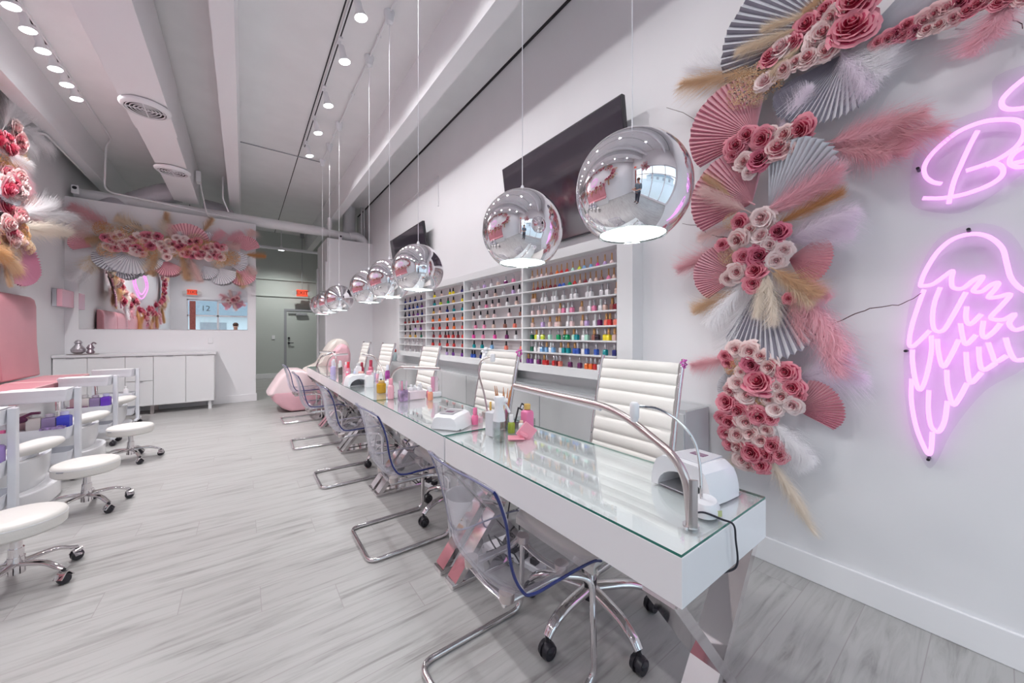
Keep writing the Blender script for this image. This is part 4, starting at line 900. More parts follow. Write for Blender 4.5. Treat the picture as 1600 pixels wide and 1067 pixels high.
# ------------------------------------------------------------------ neon signs
XN = XR - .035
def Z1(pts, s, ox, oy): return [(ox + x * s, oy + y * s) for x, y in pts]
def neon(name, strokes, parent, m, r=.0078, X=XN, n=5):
    for st in strokes:
        P = bez([onX(u, v, X) - Vector(parent.location) for u, v in st], n)
        MB().tube(P, r, 8).build(name, m, parent)
sB = .2249
B1 = Z1([(405, 832), (345, 820), (295, 780), (285, 715), (330, 635), (420, 545), (540, 460), (700, 400), (850, 385), (940, 395), (980, 430), (975, 500), (920, 580), (800, 660), (690, 705), (575, 742)], sB, 1380, 100)
B2 = Z1([(655, 465), (600, 570), (545, 690), (490, 820), (455, 970)], sB, 1380, 100)
B3 = Z1([(715, 705), (775, 690), (825, 715), (830, 765), (780, 815), (680, 865), (540, 910), (400, 932), (275, 932)], sB, 1380, 100)
B4 = Z1([(905, 690), (1000, 665), (1060, 620), (1050, 575), (980, 580), (900, 630), (880, 685), (925, 715), (1010, 705), (1100, 660)], sB, 1380, 100)
B5 = Z1([(1100, 20), (1040, 60), (950, 125), (870, 195), (825, 255), (835, 300), (890, 315), (985, 305), (1090, 280), (1160, 250)], sB, 1380, 100)
ns = thing('neon_sign', 'glowing lilac neon script lettering high on the right wall', 'neon sign', tuple(onX(1520, 250, XR)))
neon('neon_tube', [B1, B2, B3, B4, B5], ns, NEON)
BACK = clearmat('sign_acrylic', (.97, .95, .98), 1.35, .03)
def backplate(pts, parent, X=XR - .018):
    P = [onX(u, v, X) - Vector(parent.location) for u, v in pts]; P = bez(P, 4, True)
    vs = P + [p + Vector((-.005, 0, 0)) for p in P]; k = len(P)
    m = MB(); m.add(vs, [tuple(range(k)), tuple(range(k, 2 * k))[::-1]] + [(i, (i + 1) % k, k + (i + 1) % k, k + i) for i in range(k)])
    m.build('backing_panel', BACK, parent, smooth=False)
backplate([(1425, 262), (1440, 225), (1500, 185), (1548, 165), (1556, 120), (1640, 100), (1680, 160), (1660, 230), (1600, 270), (1560, 300), (1500, 333), (1432, 325), (1422, 300)], ns)
sW = 400 / 1067
wz = lambda L: [Z1(p, sW, 1380, 340) for p in L]
WG = wz([[(165, 285), (155, 280), (175, 225), (225, 145), (290, 90), (370, 68), (440, 80), (495, 125), (515, 190), (530, 245), (560, 285), (600, 310)],
         [(155, 285), (205, 278), (260, 240), (290, 222), (285, 255), (290, 290), (330, 295), (375, 262), (415, 245), (400, 272), (375, 305), (410, 308), (450, 280), (480, 272), (465, 300), (438, 332), (480, 330), (530, 320), (490, 370), (448, 418), (500, 425), (548, 402), (525, 440), (550, 468), (600, 455)],
         [(170, 300), (145, 370), (120, 450), (108, 520), (120, 538), (150, 515), (195, 470)], [(238, 290), (215, 350), (205, 420), (215, 468), (250, 470), (290, 410), (345, 310)],
         [(200, 490), (200, 560), (180, 660), (155, 718), (135, 680), (122, 600), (122, 550)], [(225, 505), (232, 570), (250, 622), (280, 580), (315, 508)], [(348, 370), (345, 420), (362, 445), (410, 402)],
         [(322, 440), (330, 490), (345, 528), (388, 488)], [(418, 430), (412, 480), (425, 500), (460, 475), (490, 440)], [(118, 672), (118, 770), (140, 880), (180, 975), (198, 975), (205, 895)],
         [(190, 720), (188, 800), (200, 870), (230, 892), (255, 850), (268, 765)], [(265, 635), (268, 700), (290, 778), (315, 755), (350, 690)], [(345, 560), (350, 630), (365, 688), (410, 645)],
         [(398, 538), (402, 600), (418, 635), (470, 605)], [(437, 520), (455, 570), (470, 600), (515, 575)], [(510, 500), (525, 550), (550, 592), (600, 590)]])
ng = thing('neon_sign', 'glowing lilac neon angel wing on the right wall below the lettering', 'neon sign', tuple(onX(1500, 520, XR)))
neon('neon_tube', WG, ng, NEON)
backplate([(1520, 350), (1580, 365), (1620, 440), (1640, 520), (1600, 575), (1540, 610), (1490, 670), (1462, 724), (1445, 724), (1420, 660), (1412, 560), (1425, 460), (1460, 380)], ng)
for (u, v, t_) in ((1514, 361, ng), (1417, 548, ng), (1452, 715, ng), (1436, 267, ns)):
    p = onX(u, v, XR) - Vector(t_.location); MB().cyl(p, p + Vector((-.045, 0, 0)), .006, n=10).build('standoff_screw', BLACK, t_)
# second wing, mirrored, outside the frame to the right
# pink neon on the left wall
nl = thing('neon_sign', 'pink neon outline glowing inside the flower arch, seen reflected in the mirror', 'neon sign', (XL + .03, 3.6, 2.7))
for (sc_) in (1, .72):
    P = bez([(0, y * sc_, z * sc_) for y, z in ((-.9, 0), (-.45, .32), (-.15, .4), (0, .3), (.15, .4), (.45, .32), (.9, 0), (.45, -.32), (0, -.42), (-.45, -.32))], 5, True)
    MB().tube(P, .011, 8, True).build('neon_tube', NEONP, nl)
for y in (-.7, .7): MB().cyl((-.03, y, .1), (.0, y, .1), .008, n=8).build('standoff_screw', BLACK, nl)
# ------------------------------------------------------------------ mirror wall
mr = tag(MB().box((-2.10, YM - .012, 1.395), (.065, YM - .001, 2.40)).build('wall_mirror', MIRROR, smooth=False), 'wide frameless mirror on the middle wall under the flower garland', 'mirror')
pb = thing('wall_dispenser', 'pink boxed dispenser with a grey side mounted beside the mirror', 'dispenser', (-2.2, 8.48, 1.72))
MB().box((-.045, -.23, 0), (-.0, .23, .26)).build('back_box', mat('soft_grey', (.55, .56, .60), .4), pb, bevel=.004)
MB().box((0, -.23, 0), (.055, .23, .26)).build('front_cover', mat('pink_gloss', (.82, .44, .52), .25), pb, bevel=.006)
cab = thing('storage_cabinet', 'white sideboard cabinet with flat doors under the wall mirror', 'cabinet', (-1.32, 8.5, 0))
X = [-2.24, -1.9, -1.5, -1.18, -.785, -.41]; fy = 8.25 - 8.5
MB().box((X[0] + 1.32, fy + .02, .14), (X[-1] + 1.32, .22, .955)).build('cabinet_body', WHITEM, cab, smooth=False)
MB().box((X[0] + 1.32 - .005, fy - .015, .957), (X[-1] + 1.32 + .02, .222, .995)).build('worktop', mat('pale_worktop', (.74, .73, .75), .3), cab, bevel=.003, smooth=False)
for i in range(5):
    zs = [(.15, .95)] if i != 2 else [(.15, .545), (.555, .95)]
    for z0, z1 in zs:
        dd = MB().box((X[i] + 1.32 + .003, fy, z0), (X[i + 1] + 1.32 - .003, fy + .019, z1)).build('drawer' if i == 2 else 'door', WHITEM, cab, bevel=.002, smooth=False)
        xm = (X[i] + X[i + 1]) / 2 + 1.32; MB().box((xm - .04, fy - .012, z1 - .006), (xm + .04, fy + .004, z1 + .002)).build('handle', GREY, dd, smooth=False)
for x in (X[0] + .06, -1.2, X[-1] - .06):
    for y in (fy + .06, .18): MB().box((x + 1.32 - .022, y - .022, 0), (x + 1.32 + .022, y + .022, .14)).build('leg', STEEL if x != X[-1] - .06 else WHITEM, cab, smooth=False)
p = onY(108, 549, 8.42); tray = tag(MB().lathe([(.16, 0), (.17, .008), (.165, .012), (1e-4, .010)], n=30).build('tray', STEEL), 'round silver tray on the left end of the sideboard', 'tray'); tray.location = (-1.98, 8.42, .9955)
vs = MB().lathe([(.04, 0), (.075, .03), (.08, .07), (.045, .12), (.03, .15), (.045, .17), (.03, .2), (.008, .215)], n=24).build('silver_vase', mat('dimpled_silver', (.5, .47, .5), .3, .8, bump=.6, bscale=60)); vs.location = (-2.03, 8.42, 1.008)
tag(vs, 'bulbous silver ornament on the tray, left one', 'ornament')
vs = MB().lathe([(.03, 0), (.05, .02), (.03, .06), (.045, .09), (.02, .14)], n=20).tube(bez([(0, 0, .13), (.03, 0, .17), (.06, 0, .15)], 5), .01, 6).build('soap_pump', mat('pewter', (.35, .28, .32), .3, .8)); vs.location = (-1.9, 8.40, 1.008)
tag(vs, 'small dark pewter pump bottle on the tray, right of the silver ornament', 'soap pump')

# ------------------------------------------------------------------ pink bench
be = thing('banquette_bench', 'long pink vinyl bench with a tall padded back along the left wall', 'bench', (-1.95, 4.6, 0))
y0, y1 = 1.75 - 4.6, 7.35 - 4.6; n = 6; L = (y1 - y0) / n
MB().box((-.27, y0, 0), (.20, y1 - .02, .64)).build('platform', WHITEM, be, smooth=False)
for k in range(n):
    a = y0 + k * L + .003; b = a + L - .006
    MB().prism([(-.14, .78), (-.165, 1.2), (-.17, 1.66), (-.185, 1.74), (-.22, 1.78), (-.265, 1.78), (-.27, .78)], a, b, Matrix(((1, 0, 0, 0), (0, 0, 1, 0), (0, 1, 0, 0), (0, 0, 0, 1)))).build('back_panel', PINKV, be, bevel=.022, seg=4)
    sc = MB().box((-.14, a, .645), (.285, b, .77)).build('seat_cushion', PINKV, be, bevel=.02, seg=4)
    MB().tube([(-.12, a + .004, .771), (.27, a + .004, .771), (.281, a + .01, .766), (.281, b - .01, .766), (.27, b - .004, .771), (-.12, b - .004, .771)], .004, 6).build('piping', mat('pale_pink_piping', (.85, .6, .6), .5) if k == 0 else bpy.data.materials['pale_pink_piping'], sc)

# ------------------------------------------------------------------ pedicure tubs
def dshape(x0, x1, hy, n=24, p=2.6):
    out = [(x0, -hy)]
    for k in range(n + 1):
        t = -pi / 2 + pi * k / n; c, s = cos(t), sin(t)
        out.append(((x1 - (x1 - x0) * .75) + (x1 - x0) * .75 * abs(c) ** (2 / p), hy * (abs(s) ** (2 / p)) * (1 if s > 0 else -1)))
    out.append((x0, hy)); return out
tub = thing('pedicure_tub', 'x', 'pedicure tub', (-1.45, 4.5, 0), 0, 'white pedicure tubs along the pink bench')
MB().prism(dshape(-.2, .25, .37), 0, .135).build('plinth', WHITE, tub, bevel=.01, smooth=True)
m = MB(); prev = None; n_ = 26
lv = [(-.2, .17, .30, .135), (-.2, .195, .325, .24), (-.2, .20, .335, .36), (-.2, .19, .325, .368), (-.19, .14, .28, .36), (-.17, .10, .24, .22), (-.15, .02, .1, .20)]
rings = [dshape(a, b, h, n_) for a, b, h, z in lv]; vs = []; fs = []; c_ = len(rings[0])
for (a, b, h, z), rg in zip(lv, rings): vs += [(x, y, z) for x, y in rg]
for j in range(len(rings) - 1):
    for i in range(c_): i2 = (i + 1) % c_; fs.append((j * c_ + i, j * c_ + i2, (j + 1) * c_ + i2, (j + 1) * c_ + i))
fs.append(tuple((len(rings) - 1) * c_ + i for i in range(c_)))
m.add(vs, fs); m.build('basin', mat('tub_shell', (.72, .72, .74), .22, coat=.3), tub, angle=50)
M_ = Matrix.Translation((.17, -.10, .445)) @ Matrix.Rotation(radians(38), 4, 'Z') @ Matrix.Rotation(radians(-8), 4, 'Y')
m = MB().ball((0, 0, 0), .16, 14, (1, .56, .32), M_); m.build('footrest', LEATHER, tub)
MB().tube([(.13, -.05, .355), (.15, -.08, .40), (.17, -.10, .43)], [.045, .035, .03], 14).build('footrest_post', PLASTIC, tub)
MB().tube(bez([(-.12, .2, .36), (-.11, .19, .52), (-.09, .12, .65), (-.07, .02, .69), (-.05, -.08, .64), (-.04, -.12, .54)], 6), .014, 10).cyl((-.12, .2, .355), (-.12, .2, .38), .03).build('faucet', CHROME, tub)
MB().tube([(-.14, -.22, .36), (-.10, -.22, .42), (-.05, -.2, .44)], .014, 8).build('hand_shower', CHROME, tub)
TY = [3.72, 5.02, 6.33, 7.62 - .02]
tubs = [tub] + [dup(tub, (-1.45, y, 0), 0) for y in (5.72, 6.92)]
for o, l in zip(tubs, ('nearest white pedicure tub, its oval footrest left of the middle stool', 'middle white pedicure tub, its oval footrest left of the farthest stool', 'farthest white pedicure tub, in front of the sideboard cabinet')): o['label'] = l

# ------------------------------------------------------------------ trolleys
def tray_mb(z, h, fl=.1):
    z -= .045; h += .045; fl = min(fl, h - .01)
    m = MB(); P = [(-.235, -.15), (.2, -.15), (.2, .15), (-.235, .15)]
    def rr_(k): return [(x * k if x > 0 else x * k, y * k) for x, y in [(-.22, -.134), (.129, -.134), (.152, -.127), (.166, -.10), (.166, .10), (.152, .127), (.129, .134), (-.22, .134), (-.235, .13), (-.24, .11), (-.24, -.11), (-.235, -.13)]]
    rings = [(rr_(.90), z), (rr_(1.0), z + h), (rr_(.97), z + h), (rr_(.93), z + h - fl)]
    vs = []; fs = []; c = 12
    for rg, zz in rings: vs += [(x, y, zz) for x, y in rg]
    for j in range(3):
        for i in range(c): fs.append((j * c + i, j * c + (i + 1) % c, (j + 1) * c + (i + 1) % c, (j + 1) * c + i))
    fs.append(tuple(range(c))[::-1]); fs.append(tuple(3 * c + i for i in range(c))); return m.add(vs, fs)
tr = thing('salon_trolley', 'x', 'trolley', (-1.41, 3.90, 0), 0, 'white salon trolleys between the pedicure tubs')
TM = mat('trolley_white', (.78, .79, .84), .3)
tray_mb(.754, .058).build('top_tray', TM, tr, angle=30)
MB().box((-.22, -.12, .8085), (.14, .12, .8135)).build('tray_liner', WHITEM, tr, smooth=False)
tray_mb(.415, .063, .007).build('middle_tray', TM, tr, angle=30); tray_mb(.21, .05).build('bottom_tray', TM, tr, angle=30)
for x in (-.232, .186):
    po = MB().box((x - .02, -.024, .075), (x + .018, .024, .816)).box((x - .018, -.14, .075), (x + .016, .14, .10)).build('post', TM, tr, bevel=.003, smooth=False)
    for y in (-.12, .12): caster_mb((x, y), .03).build('caster', BLACK, po)
trs = [tr]
for y in (5.07, 6.30, 7.42): trs.append(dup(tr, (-1.41, y, 0)))
for o, l in zip(trs, ('white trolley cut off by the left edge of the photo', 'white two-tier trolley with a blue bottle, left of the second stool', 'white trolley with a row of bottles, behind the farthest stool', 'farthest white trolley, in front of the sideboard cabinet')): o['label'] = l
def bottle(name, lab, loc, r, h, bodyc, capc=None, caph=.03, shape='round', cat='bottle', group=None, glass=False, body_name='bottle_body'):
    t = thing(name, lab, cat, loc, 0, group)
    sg = 4 if shape == 'sq' else 20; k = 1.25 if shape == 'sq' else 1
    hb = h - caph if capc else h
    mtr = bodyc if not isinstance(bodyc, tuple) else mat('body_%d' % len(bpy.data.materials), bodyc, .25)
    MB().lathe([(r * .92 * k, 0), (r * k, .004), (r * k, hb * .84), (r * .84 * k, hb * .93), (r * .55, hb * .98), (r * .5, hb)], n=sg, M=Matrix.Rotation(pi / 4, 4, 'Z')).build(body_name, mtr, t, angle=50)
    if capc: MB().lathe([(r * .64, hb), (r * .64, hb + caph * .9), (r * .5, h)], n=14).build('cap', mat('capm_%d' % len(bpy.data.materials), capc, .35) if isinstance(capc, tuple) else capc, t)
    return t
# things on the trolleys
z_ = .4715
for j, (ty, who) in enumerate(((5.07, 'second trolley'), (6.30, 'third trolley'))):
    bottle('lotion_bottle', 'small bright blue bottle on the middle tray of the %s' % who, (-1.29, ty - .055, z_), .043, .14, (.05, .06, .55) if j == 0 else (.14, .04, .50), (.6, .6, .85), .03, 'sq')
    bottle('lotion_bottle', 'murky violet square bottle on the %s, beside the blue one' % who, (-1.373, ty - .06, z_), .044, .13, (.26, .20, .36), (.5, .45, .55), .025, 'sq')
    bottle('lotion_bottle', 'cloudy clear square bottle on the %s' % who, (-1.457, ty - .055, z_), .046, .14, (.60, .56, .55), (.75, .75, .75), .03, 'sq')
    bottle('lotion_bottle', 'pinkish clear bottle at the left of the %s' % who, (-1.54, ty + .02, z_), .044, .14, (.66, .42, .46), (.8, .75, .75), .03, 'sq')
t = thing('massage_brush', 'dark plum brush lying at the left of the second trolley tray', 'brush', (-1.535, 4.97, z_))
MB().ball((0, 0, .1), .04, 8, (1.3, .8, .7)).build('brush_head', mat('plum_bristle', (.08, .01, .05), .8), t); MB().tube([(0, 0, .11), (.07, 0, .15), (.12, 0, .15)], .012, 8).tube([(-.02, 0, .08), (-.04, 0, 0)], .012, 8).build('handle', mat('wine_handle', (.12, .02, .07), .4), t)
t = tag(MB().box((-.045, -.02, 0), (.0, .02, .03)).build('clip', mat('clip_pink', (.8, .15, .35), .4), bevel=.006), 'small pink clip on the left end of the second trolley', 'clip'); t.location = (-1.60, 4.96, z_)
t = tag(MB().box((-.07, -.03, 0), (.07, .03, .018)).box((.02, -.02, .018), (.05, .02, .026)).build('nail_file_case', mat('pattern_case', (.35, .25, .5), .5, noise=.6, nscale=60)), 'violet patterned case on the second trolley below the blue bottle', 'case'); t.location = (-1.34, 4.955, z_)
t = tag(MB().box((-.08, -.02, 0), (.08, .02, .014)).build('nail_file', pmats['plum']), 'dark file lying on the third trolley tray', 'nail file'); t.location = (-1.50, 6.20, z_)
bottle('lotion_bottle', 'purple bottle on the trolley at the left edge of the photo', (-1.29, 3.85, z_), .044, .15, (.35, .22, .6), (.6, .5, .8), .03, 'sq')
bottle('lotion_bottle', 'white bottle on the farthest trolley', (-1.33, 7.36, z_), .03, .10, (.75, .73, .75), (.8, .8, .8), .03)

# ------------------------------------------------------------------ low stools

st = thing('pedicure_stool', 'x', 'stool', (-.945, 3.04, 0), .4, 'low white round stools on casters')
MB().lathe([(.13, .278), (.160, .281), (.171, .292), (.173, .318), (.172, .346), (.166, .358), (.152, .365), (.05, .370), (1e-4, .370)], n=48).build('seat', LEATHER, st)
MB().tube([(.1715 * cos(2 * pi * k / 40), .1715 * sin(2 * pi * k / 40), .341) for k in range(40)], .0025, 5, True).build('piping', PLASTIC, st)
MB().box((-.022, -.002, .331), (.022, .004, .339), Matrix.Rotation(radians(-38), 4, 'Z') @ Matrix.Translation((0, -.172, 0))).build('fabric_tag', GREY, st) 
MB().box((-.07, -.07, .27), (.07, .07, .29)).build('seat_plate', BLACK, st)
star_base(st, 5, .225, .115, .075, .3, .014, .275, hubm=CHROME, cap=True)
sts = [st, dup(st, (-.935, 4.05, 0), .1), dup(st, (-.935, 5.36, 0), -.15)]
for o, l in zip(sts, ('nearest low white stool, cut by the left edge of the photo', 'middle low white round stool of the three', 'farthest low white round stool, right of the third tub')): o['label'] = l

# ------------------------------------------------------------------ pink wrapped lounger
lo = thing('wrapped_lounger', 'pink satin wrapped lounger with a cream fleece throw at the far end of the desks', 'lounge chair', (.95, 7.42, 0))
xz = lambda L: [(x - .95, z) for x, z in L]
MX = Matrix(((1, 0, 0, 0), (0, 0, 1, 0), (0, 1, 0, 0), (0, 0, 0, 1)))
def loft(prof, y0, y1, taper=.12):
    m = MB(); c = len(prof); cx = sum(p[0] for p in prof) / c; cz = sum(p[1] for p in prof) / c; vs = []; fs = []
    ys = [(0, .90), (.05, .97), (.2, 1), (.5, 1.01), (.8, 1), (.95, .97), (1, .90)]
    for f, k in ys:
        for x, z in prof: vs.append((cx + (x - cx) * k, y0 + (y1 - y0) * f, max(.004, cz + (z - cz) * k)))
    for j in range(len(ys) - 1):
        for i in range(c): fs.append((j * c + i, j * c + (i + 1) % c, (j + 1) * c + (i + 1) % c, (j + 1) * c + i))
    fs.append(tuple(range(c))[::-1]); fs.append(tuple((len(ys) - 1) * c + i for i in range(c))); return m.add(vs, fs)
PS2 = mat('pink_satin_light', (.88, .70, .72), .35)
loft(xz([(.35, .37), (.39, .21), (.52, .07), (.64, .01), (1.3, .01), (1.45, .1), (1.5, .36)]), -.37, .37).build('lower_wrap', PINKS, lo, bevel=.03, seg=3, angle=70)
loft(xz([(.31, .30), (.36, .40), (.48, .60), (.58, .71), (.80, .70), (1.0, .6), (1.3, .56), (1.5, .4), (1.5, .26), (.6, .22)]), -.365, .365).build('upper_wrap', PS2, lo, bevel=.03, seg=3, angle=70)
loft(xz([(1.08, .52), (1.2, .8), (1.32, 1.08), (1.42, 1.15), (1.54, 1.13), (1.60, .98), (1.58, .7), (1.46, .4)]), -.38, .38).build('backrest', PINKS, lo, sub=1)
loft(xz([(.84, .70), (1.0, .68), (1.10, .80), (1.24, 1.10), (1.36, 1.245), (1.54, 1.22), (1.62, 1.05), (1.56, 1.0), (1.44, 1.05), (1.30, .95), (1.18, .6), (1.05, .52), (.86, .6)]), -.27, .24).build('throw', CREAM, lo, sub=1)
MB().tube(rounded([(.05, -.42, .72), (.12, -.42, .92), (.36, -.40, 1.0)], .05), .015, 8).tube(rounded([(.05, -.42, .72), (.0, -.41, .5)], .05), .015, 8).build('arm_rail', CHROME, lo)

# ------------------------------------------------------------------ lamps on the desks
ZD = .7610
def bar_lamp(lab, base, bend1, bend2, tip, r=.011, mat_=None):
    t = thing('desk_lamp', lab, 'desk lamp', (base[0], base[1], ZD)); b0 = Vector((base[0], base[1], ZD))
    P = [Vector(p) - b0 for p in ((base[0], base[1], ZD + .002), bend1, bend2, tip)]
    q = rounded(P, .10, 8); q2 = bez(P, 1)
    MB().tube(q, r, 10, flat=(1.0, 1.0)).build('lamp_arm', mat_ or STEEL, t, angle=70)
    d = (P[3] - P[2]); a = P[2] + d * .12 + Vector((0, 0, -r)); e = P[3] + Vector((0, 0, -r))
    MB().tube([a, e], .008, 6).build('light_bar', PLASTIC, t)
    MB().cyl((0, 0, 0), (0, 0, .006), .022, n=16).cyl((-.028, 0, 0), (-.028, 0, .008), .006, n=8).cyl((.028, 0, 0), (.028, 0, .008), .006, n=8).build('lamp_base', CHROME, t)
    return t
bl = bar_lamp('long bent steel desk lamp arching over the nearest desk', (1.012, .517), (1.02, .535, .925), (1.03, .78, 1.045), (1.05, 1.39, 1.055), .0125)
MB().tube([Vector(p) - Vector((1.012, .517, ZD)) for p in ((.99, .5, ZD + .01), (.992, .5, ZD + .14))], .008, 8, flat=(1.6, .5)).build('upright_plate', STEEL, bl)
bar_lamp('bent steel desk lamp on the middle desk, its arm crossing before the office chair', (1.10, 3.36), (1.10, 3.36, .93), (1.14, 3.25, 1.01), (1.35, 2.85, 1.012))
bar_lamp('bent steel desk lamp behind the blue and pink spray bottle', (1.24, 3.97), (1.235, 4.05, .92), (1.23, 4.35, 1.05), (1.24, 4.9, 1.05), .010)
bar_lamp('bent steel desk lamp beside the lavender bottle', (.88, 5.23), (.88, 5.23, .93), (.93, 5.2, 1.04), (1.13, 5.23, 1.045), .010)
bar_lamp('bent steel desk lamp on the farthest desk', (1.2, 6.3), (1.2, 6.3, .93), (1.15, 6.4, 1.03), (1.0, 6.6, 1.03), .009)
# cable of the nearest lamp
tag(MB().tube(bez([(1.03, .512, ZD + .035), (1.06, .50, ZD + .03), (1.105, .475, ZD + .008), (1.125, .452, ZD - .004), (1.135, .45, .71), (1.145, .45, .64), (1.13, .47, .612), (1.05, .52, .60)], 6), .003, 6).build('power_cable', CABLE), 'black lamp cable running over the near end of the desk', 'cable')
# small gooseneck lamp
gl = thing('gooseneck_lamp', 'small white-headed gooseneck lamp on an oval base at the near desk end', 'desk lamp', (1.125, .530, ZD))
MB().lathe([(.040, 0), (.046, .004), (.046, .022), (.036, .040), (.012, .046), (1e-4, .046)], n=28, sx=1.25, sy=.85, M=Matrix.Rotation(radians(20), 4, 'Z')).build('lamp_base', PLASTIC, gl)
MB().box((-.02, -.0015, .006), (.02, .0, .024), Matrix.Rotation(radians(-25), 4, 'Z') @ Matrix.Translation((-.0, -.0415, 0))).build('sticker', mat('sticker', (.6, .62, .3), .6), gl)
G0 = Vector((1.125, .530, ZD))
MB().tube(bez([Vector(p) - G0 for p in ((1.11, .535, .805), (1.112, .54, .90), (1.108, .556, .975), (1.085, .59, 1.03), (1.05, .64, 1.066), (1.01, .69, 1.072))], 6), .0045, 8).build('gooseneck', CHROME, gl)
hp = Vector((1.005, .695, 1.0)) - G0
MB().lathe([(.010, .022), (.012, .032), (.0145, .036), (.0145, .078), (.010, .084)], tuple(hp), 18).build('lamp_head', PLASTIC, gl)
gl2 = thing('gooseneck_lamp', 'thin gooseneck lamp standing before the second office chair', 'desk lamp', (1.30, 2.02, ZD))
MB().cyl((0, 0, 0), (0, 0, .03), .04, n=20).build('lamp_base', STEEL, gl2)
MB().tube(bez([(0, 0, .02), (-.01, .03, .15), (-.02, .08, .28), (.0, .08, .36), (.05, .04, .39)], 6), .006, 8).build('gooseneck', STEEL, gl2)
MB().lathe([(.013, 0), (.018, .01), (.018, .05), (.01, .055)], (.06, .03, .355), 14).build('lamp_head', PLASTIC, gl2)

# ------------------------------------------------------------------ nail dryers
def dryer(lab, loc, rz, w=.21, d=.19, h=.10, top=GREY, cat='nail dryer'):
    """arched opening faces local -Y"""
    t = thing('nail_dryer', lab, cat, loc, rz)
    def arch_(k, z): return k
    m = MB(); n = 12; hw = w / 2
    outer = [(-hw, 0), (-hw * .97, h * .45), (-hw * .80, h * .85), (-hw * .62, h)] + [(hw * .62, h), (hw * .80, h * .85), (hw * .97, h * .45), (hw, 0)]
    inner = [(hw * .80 * cos(pi * k / n), h * .62 * sin(pi * k / n)) for k in range(n + 1)]
    # front face ring between outer and inner outline
    out2 = []
    for x, z in inner:
        a = atan2(z + 1e-6, x); 
        # sample outer outline by fraction
        out2.append(None)
    oo = outer[::-1]
    segl = [((Vector(oo[i]) - Vector(oo[i + 1])).length) for i in range(len(oo) - 1)]; T = sum(segl)
    def at(f):
        s_ = f * T
        for i, l in enumerate(segl):
            if s_ <= l + 1e-9: return Vector(oo[i]).lerp(Vector(oo[i + 1]), s_ / l)
            s_ -= l
        return Vector(oo[-1])
    O = [at(k / n) for k in range(n + 1)]
    vs = []; fs = []; c = n + 1
    rows_ = [([Vector(p) for p in inner], d * .45, .9), ([Vector(p) for p in inner], -d / 2 + .006, 1.0), (O, -d / 2, 1.0), (O, -d * .1, 1.02), (O, d * .3, .98), (O, d / 2, .80)]
    for P, y, k in rows_: vs += [(p.x * k, y, p.y * (k if k < 1 else 1)) for p in P]
    for j in range(len(rows_) - 1):
        for i in range(n): fs.append((j * c + i, j * c + i + 1, (j + 1) * c + i + 1, (j + 1) * c + i))
    fs.append(tuple(5 * c + i for i in range(c)))
    m.add(vs, fs); m.build('dryer_shell', PLASTIC, t, bevel=.0, angle=28)
    MB().add([(p.x * .86, d * .42, p.y * .9) for p in [Vector(q) for q in inner]], [tuple(range(n + 1))]).build('inner_wall', GREY, t, smooth=False)
    MB().prism([(-hw * .52, -d * .36), (hw * .52, -d * .36), (hw * .45, d * .34), (-hw * .45, d * .34)], h * .985, h * 1.03).build('top_panel', top, t, bevel=.003)
    MB().box((-hw * .22, -d * .02, h * 1.03), (hw * .22, d * .14, h * 1.045)).build('display', pmats['plum'], t, smooth=False)
    MB().box((-hw * .95, -d * .44, 0), (hw * .95, d * .40, .004)).build('base_plate', mat('dryer_base', (.5, .5, .52), .15, .5) if 'dryer_base' not in bpy.data.materials else bpy.data.materials['dryer_base'], t, smooth=False)
    return t
dryer('large white nail dryer with an arched opening at the near end of the desk row', (1.285, .635, ZD), radians(-97), .225, .20, .112, mat('pearl_panel', (.62, .62, .66), .3))
dryer('white nail dryer with a silver top at the joint of the first two desks', (.985, 1.93, ZD), radians(125), .20, .17, .085, mat('silver_panel', (.55, .55, .58), .3, .5))
dryer('white arched nail dryer on the desk beyond the middle one, its opening facing the camera', (.975, 4.10, ZD), radians(8), .24, .16, .115, PLASTIC)

# ------------------------------------------------------------------ bottles and tools
CL = clearmat('bottle_glass', (.86, .9, .9), 1.45, 0, extra=.05)
sb = thing('spray_bottle', 'clear spray bottle with a tall white sprayer on the nearest desk', 'spray bottle', (1.04, 1.508, ZD))
MB().lathe([(.022, 0), (.025, .004), (.025, .09), (.022, .10)], n=24).build('bottle_body', CL, sb)
MB().lathe([(.0195, .006), (.022, .01), (.022, .06), (1e-4, .06)], n=20).build('liquid', clearmat('spray_liquid', (.93, .96, .93), 1.33), sb)
MB().lathe([(.026, .10), (.024, .13), (.018, .165), (.019, .19), (.023, .21), (.02, .218), (1e-4, .22)], n=24).tube([(.01, 0, .20), (.034, -.004, .195)], .012, 10).tube(bez([(.02, 0, .19), (.036, -.002, .165), (.048, -.006, .135)], 4), .006, 8).build('sprayer', PLASTIC, sb)
cu = tag(MB().lathe([(.034, 0), (.036, .004), (.036, .115), (.030, .12), (.028, .116), (.0, .112)], n=4, M=Matrix.Rotation(pi / 4 + .2, 4, 'Z')).build('lotion_dispenser', mat('grey_white', (.68, .68, .72), .35), bevel=.004), 'plain white square canister behind the clear spray bottle', 'canister'); cu.location = (1.075, 1.62, ZD); cu.scale = (1.12, 1.12, 1.08); sb.scale = (1.22, 1.22, 1.04)
hc = thing('brush_cup', 'clear cup full of nail brushes behind the spray bottle', 'cup', (1.2, 1.70, ZD))
MB().lathe([(.03, 0), (.036, .003), (.038, .10), (.036, .10), (.034, .004), (1e-4, .004)], n=24).build('cup', CL, hc)
CN_ = ['terracotta', 'tan', 'magenta', 'rosy', 'orange', 'dark']
NB_ = ['%s handled nail brush in the clear cup, %s' % (CN_[k % 6], ['leaning right', 'leaning back left', 'leaning right at the back'][k // 6]) for k in range(13)]
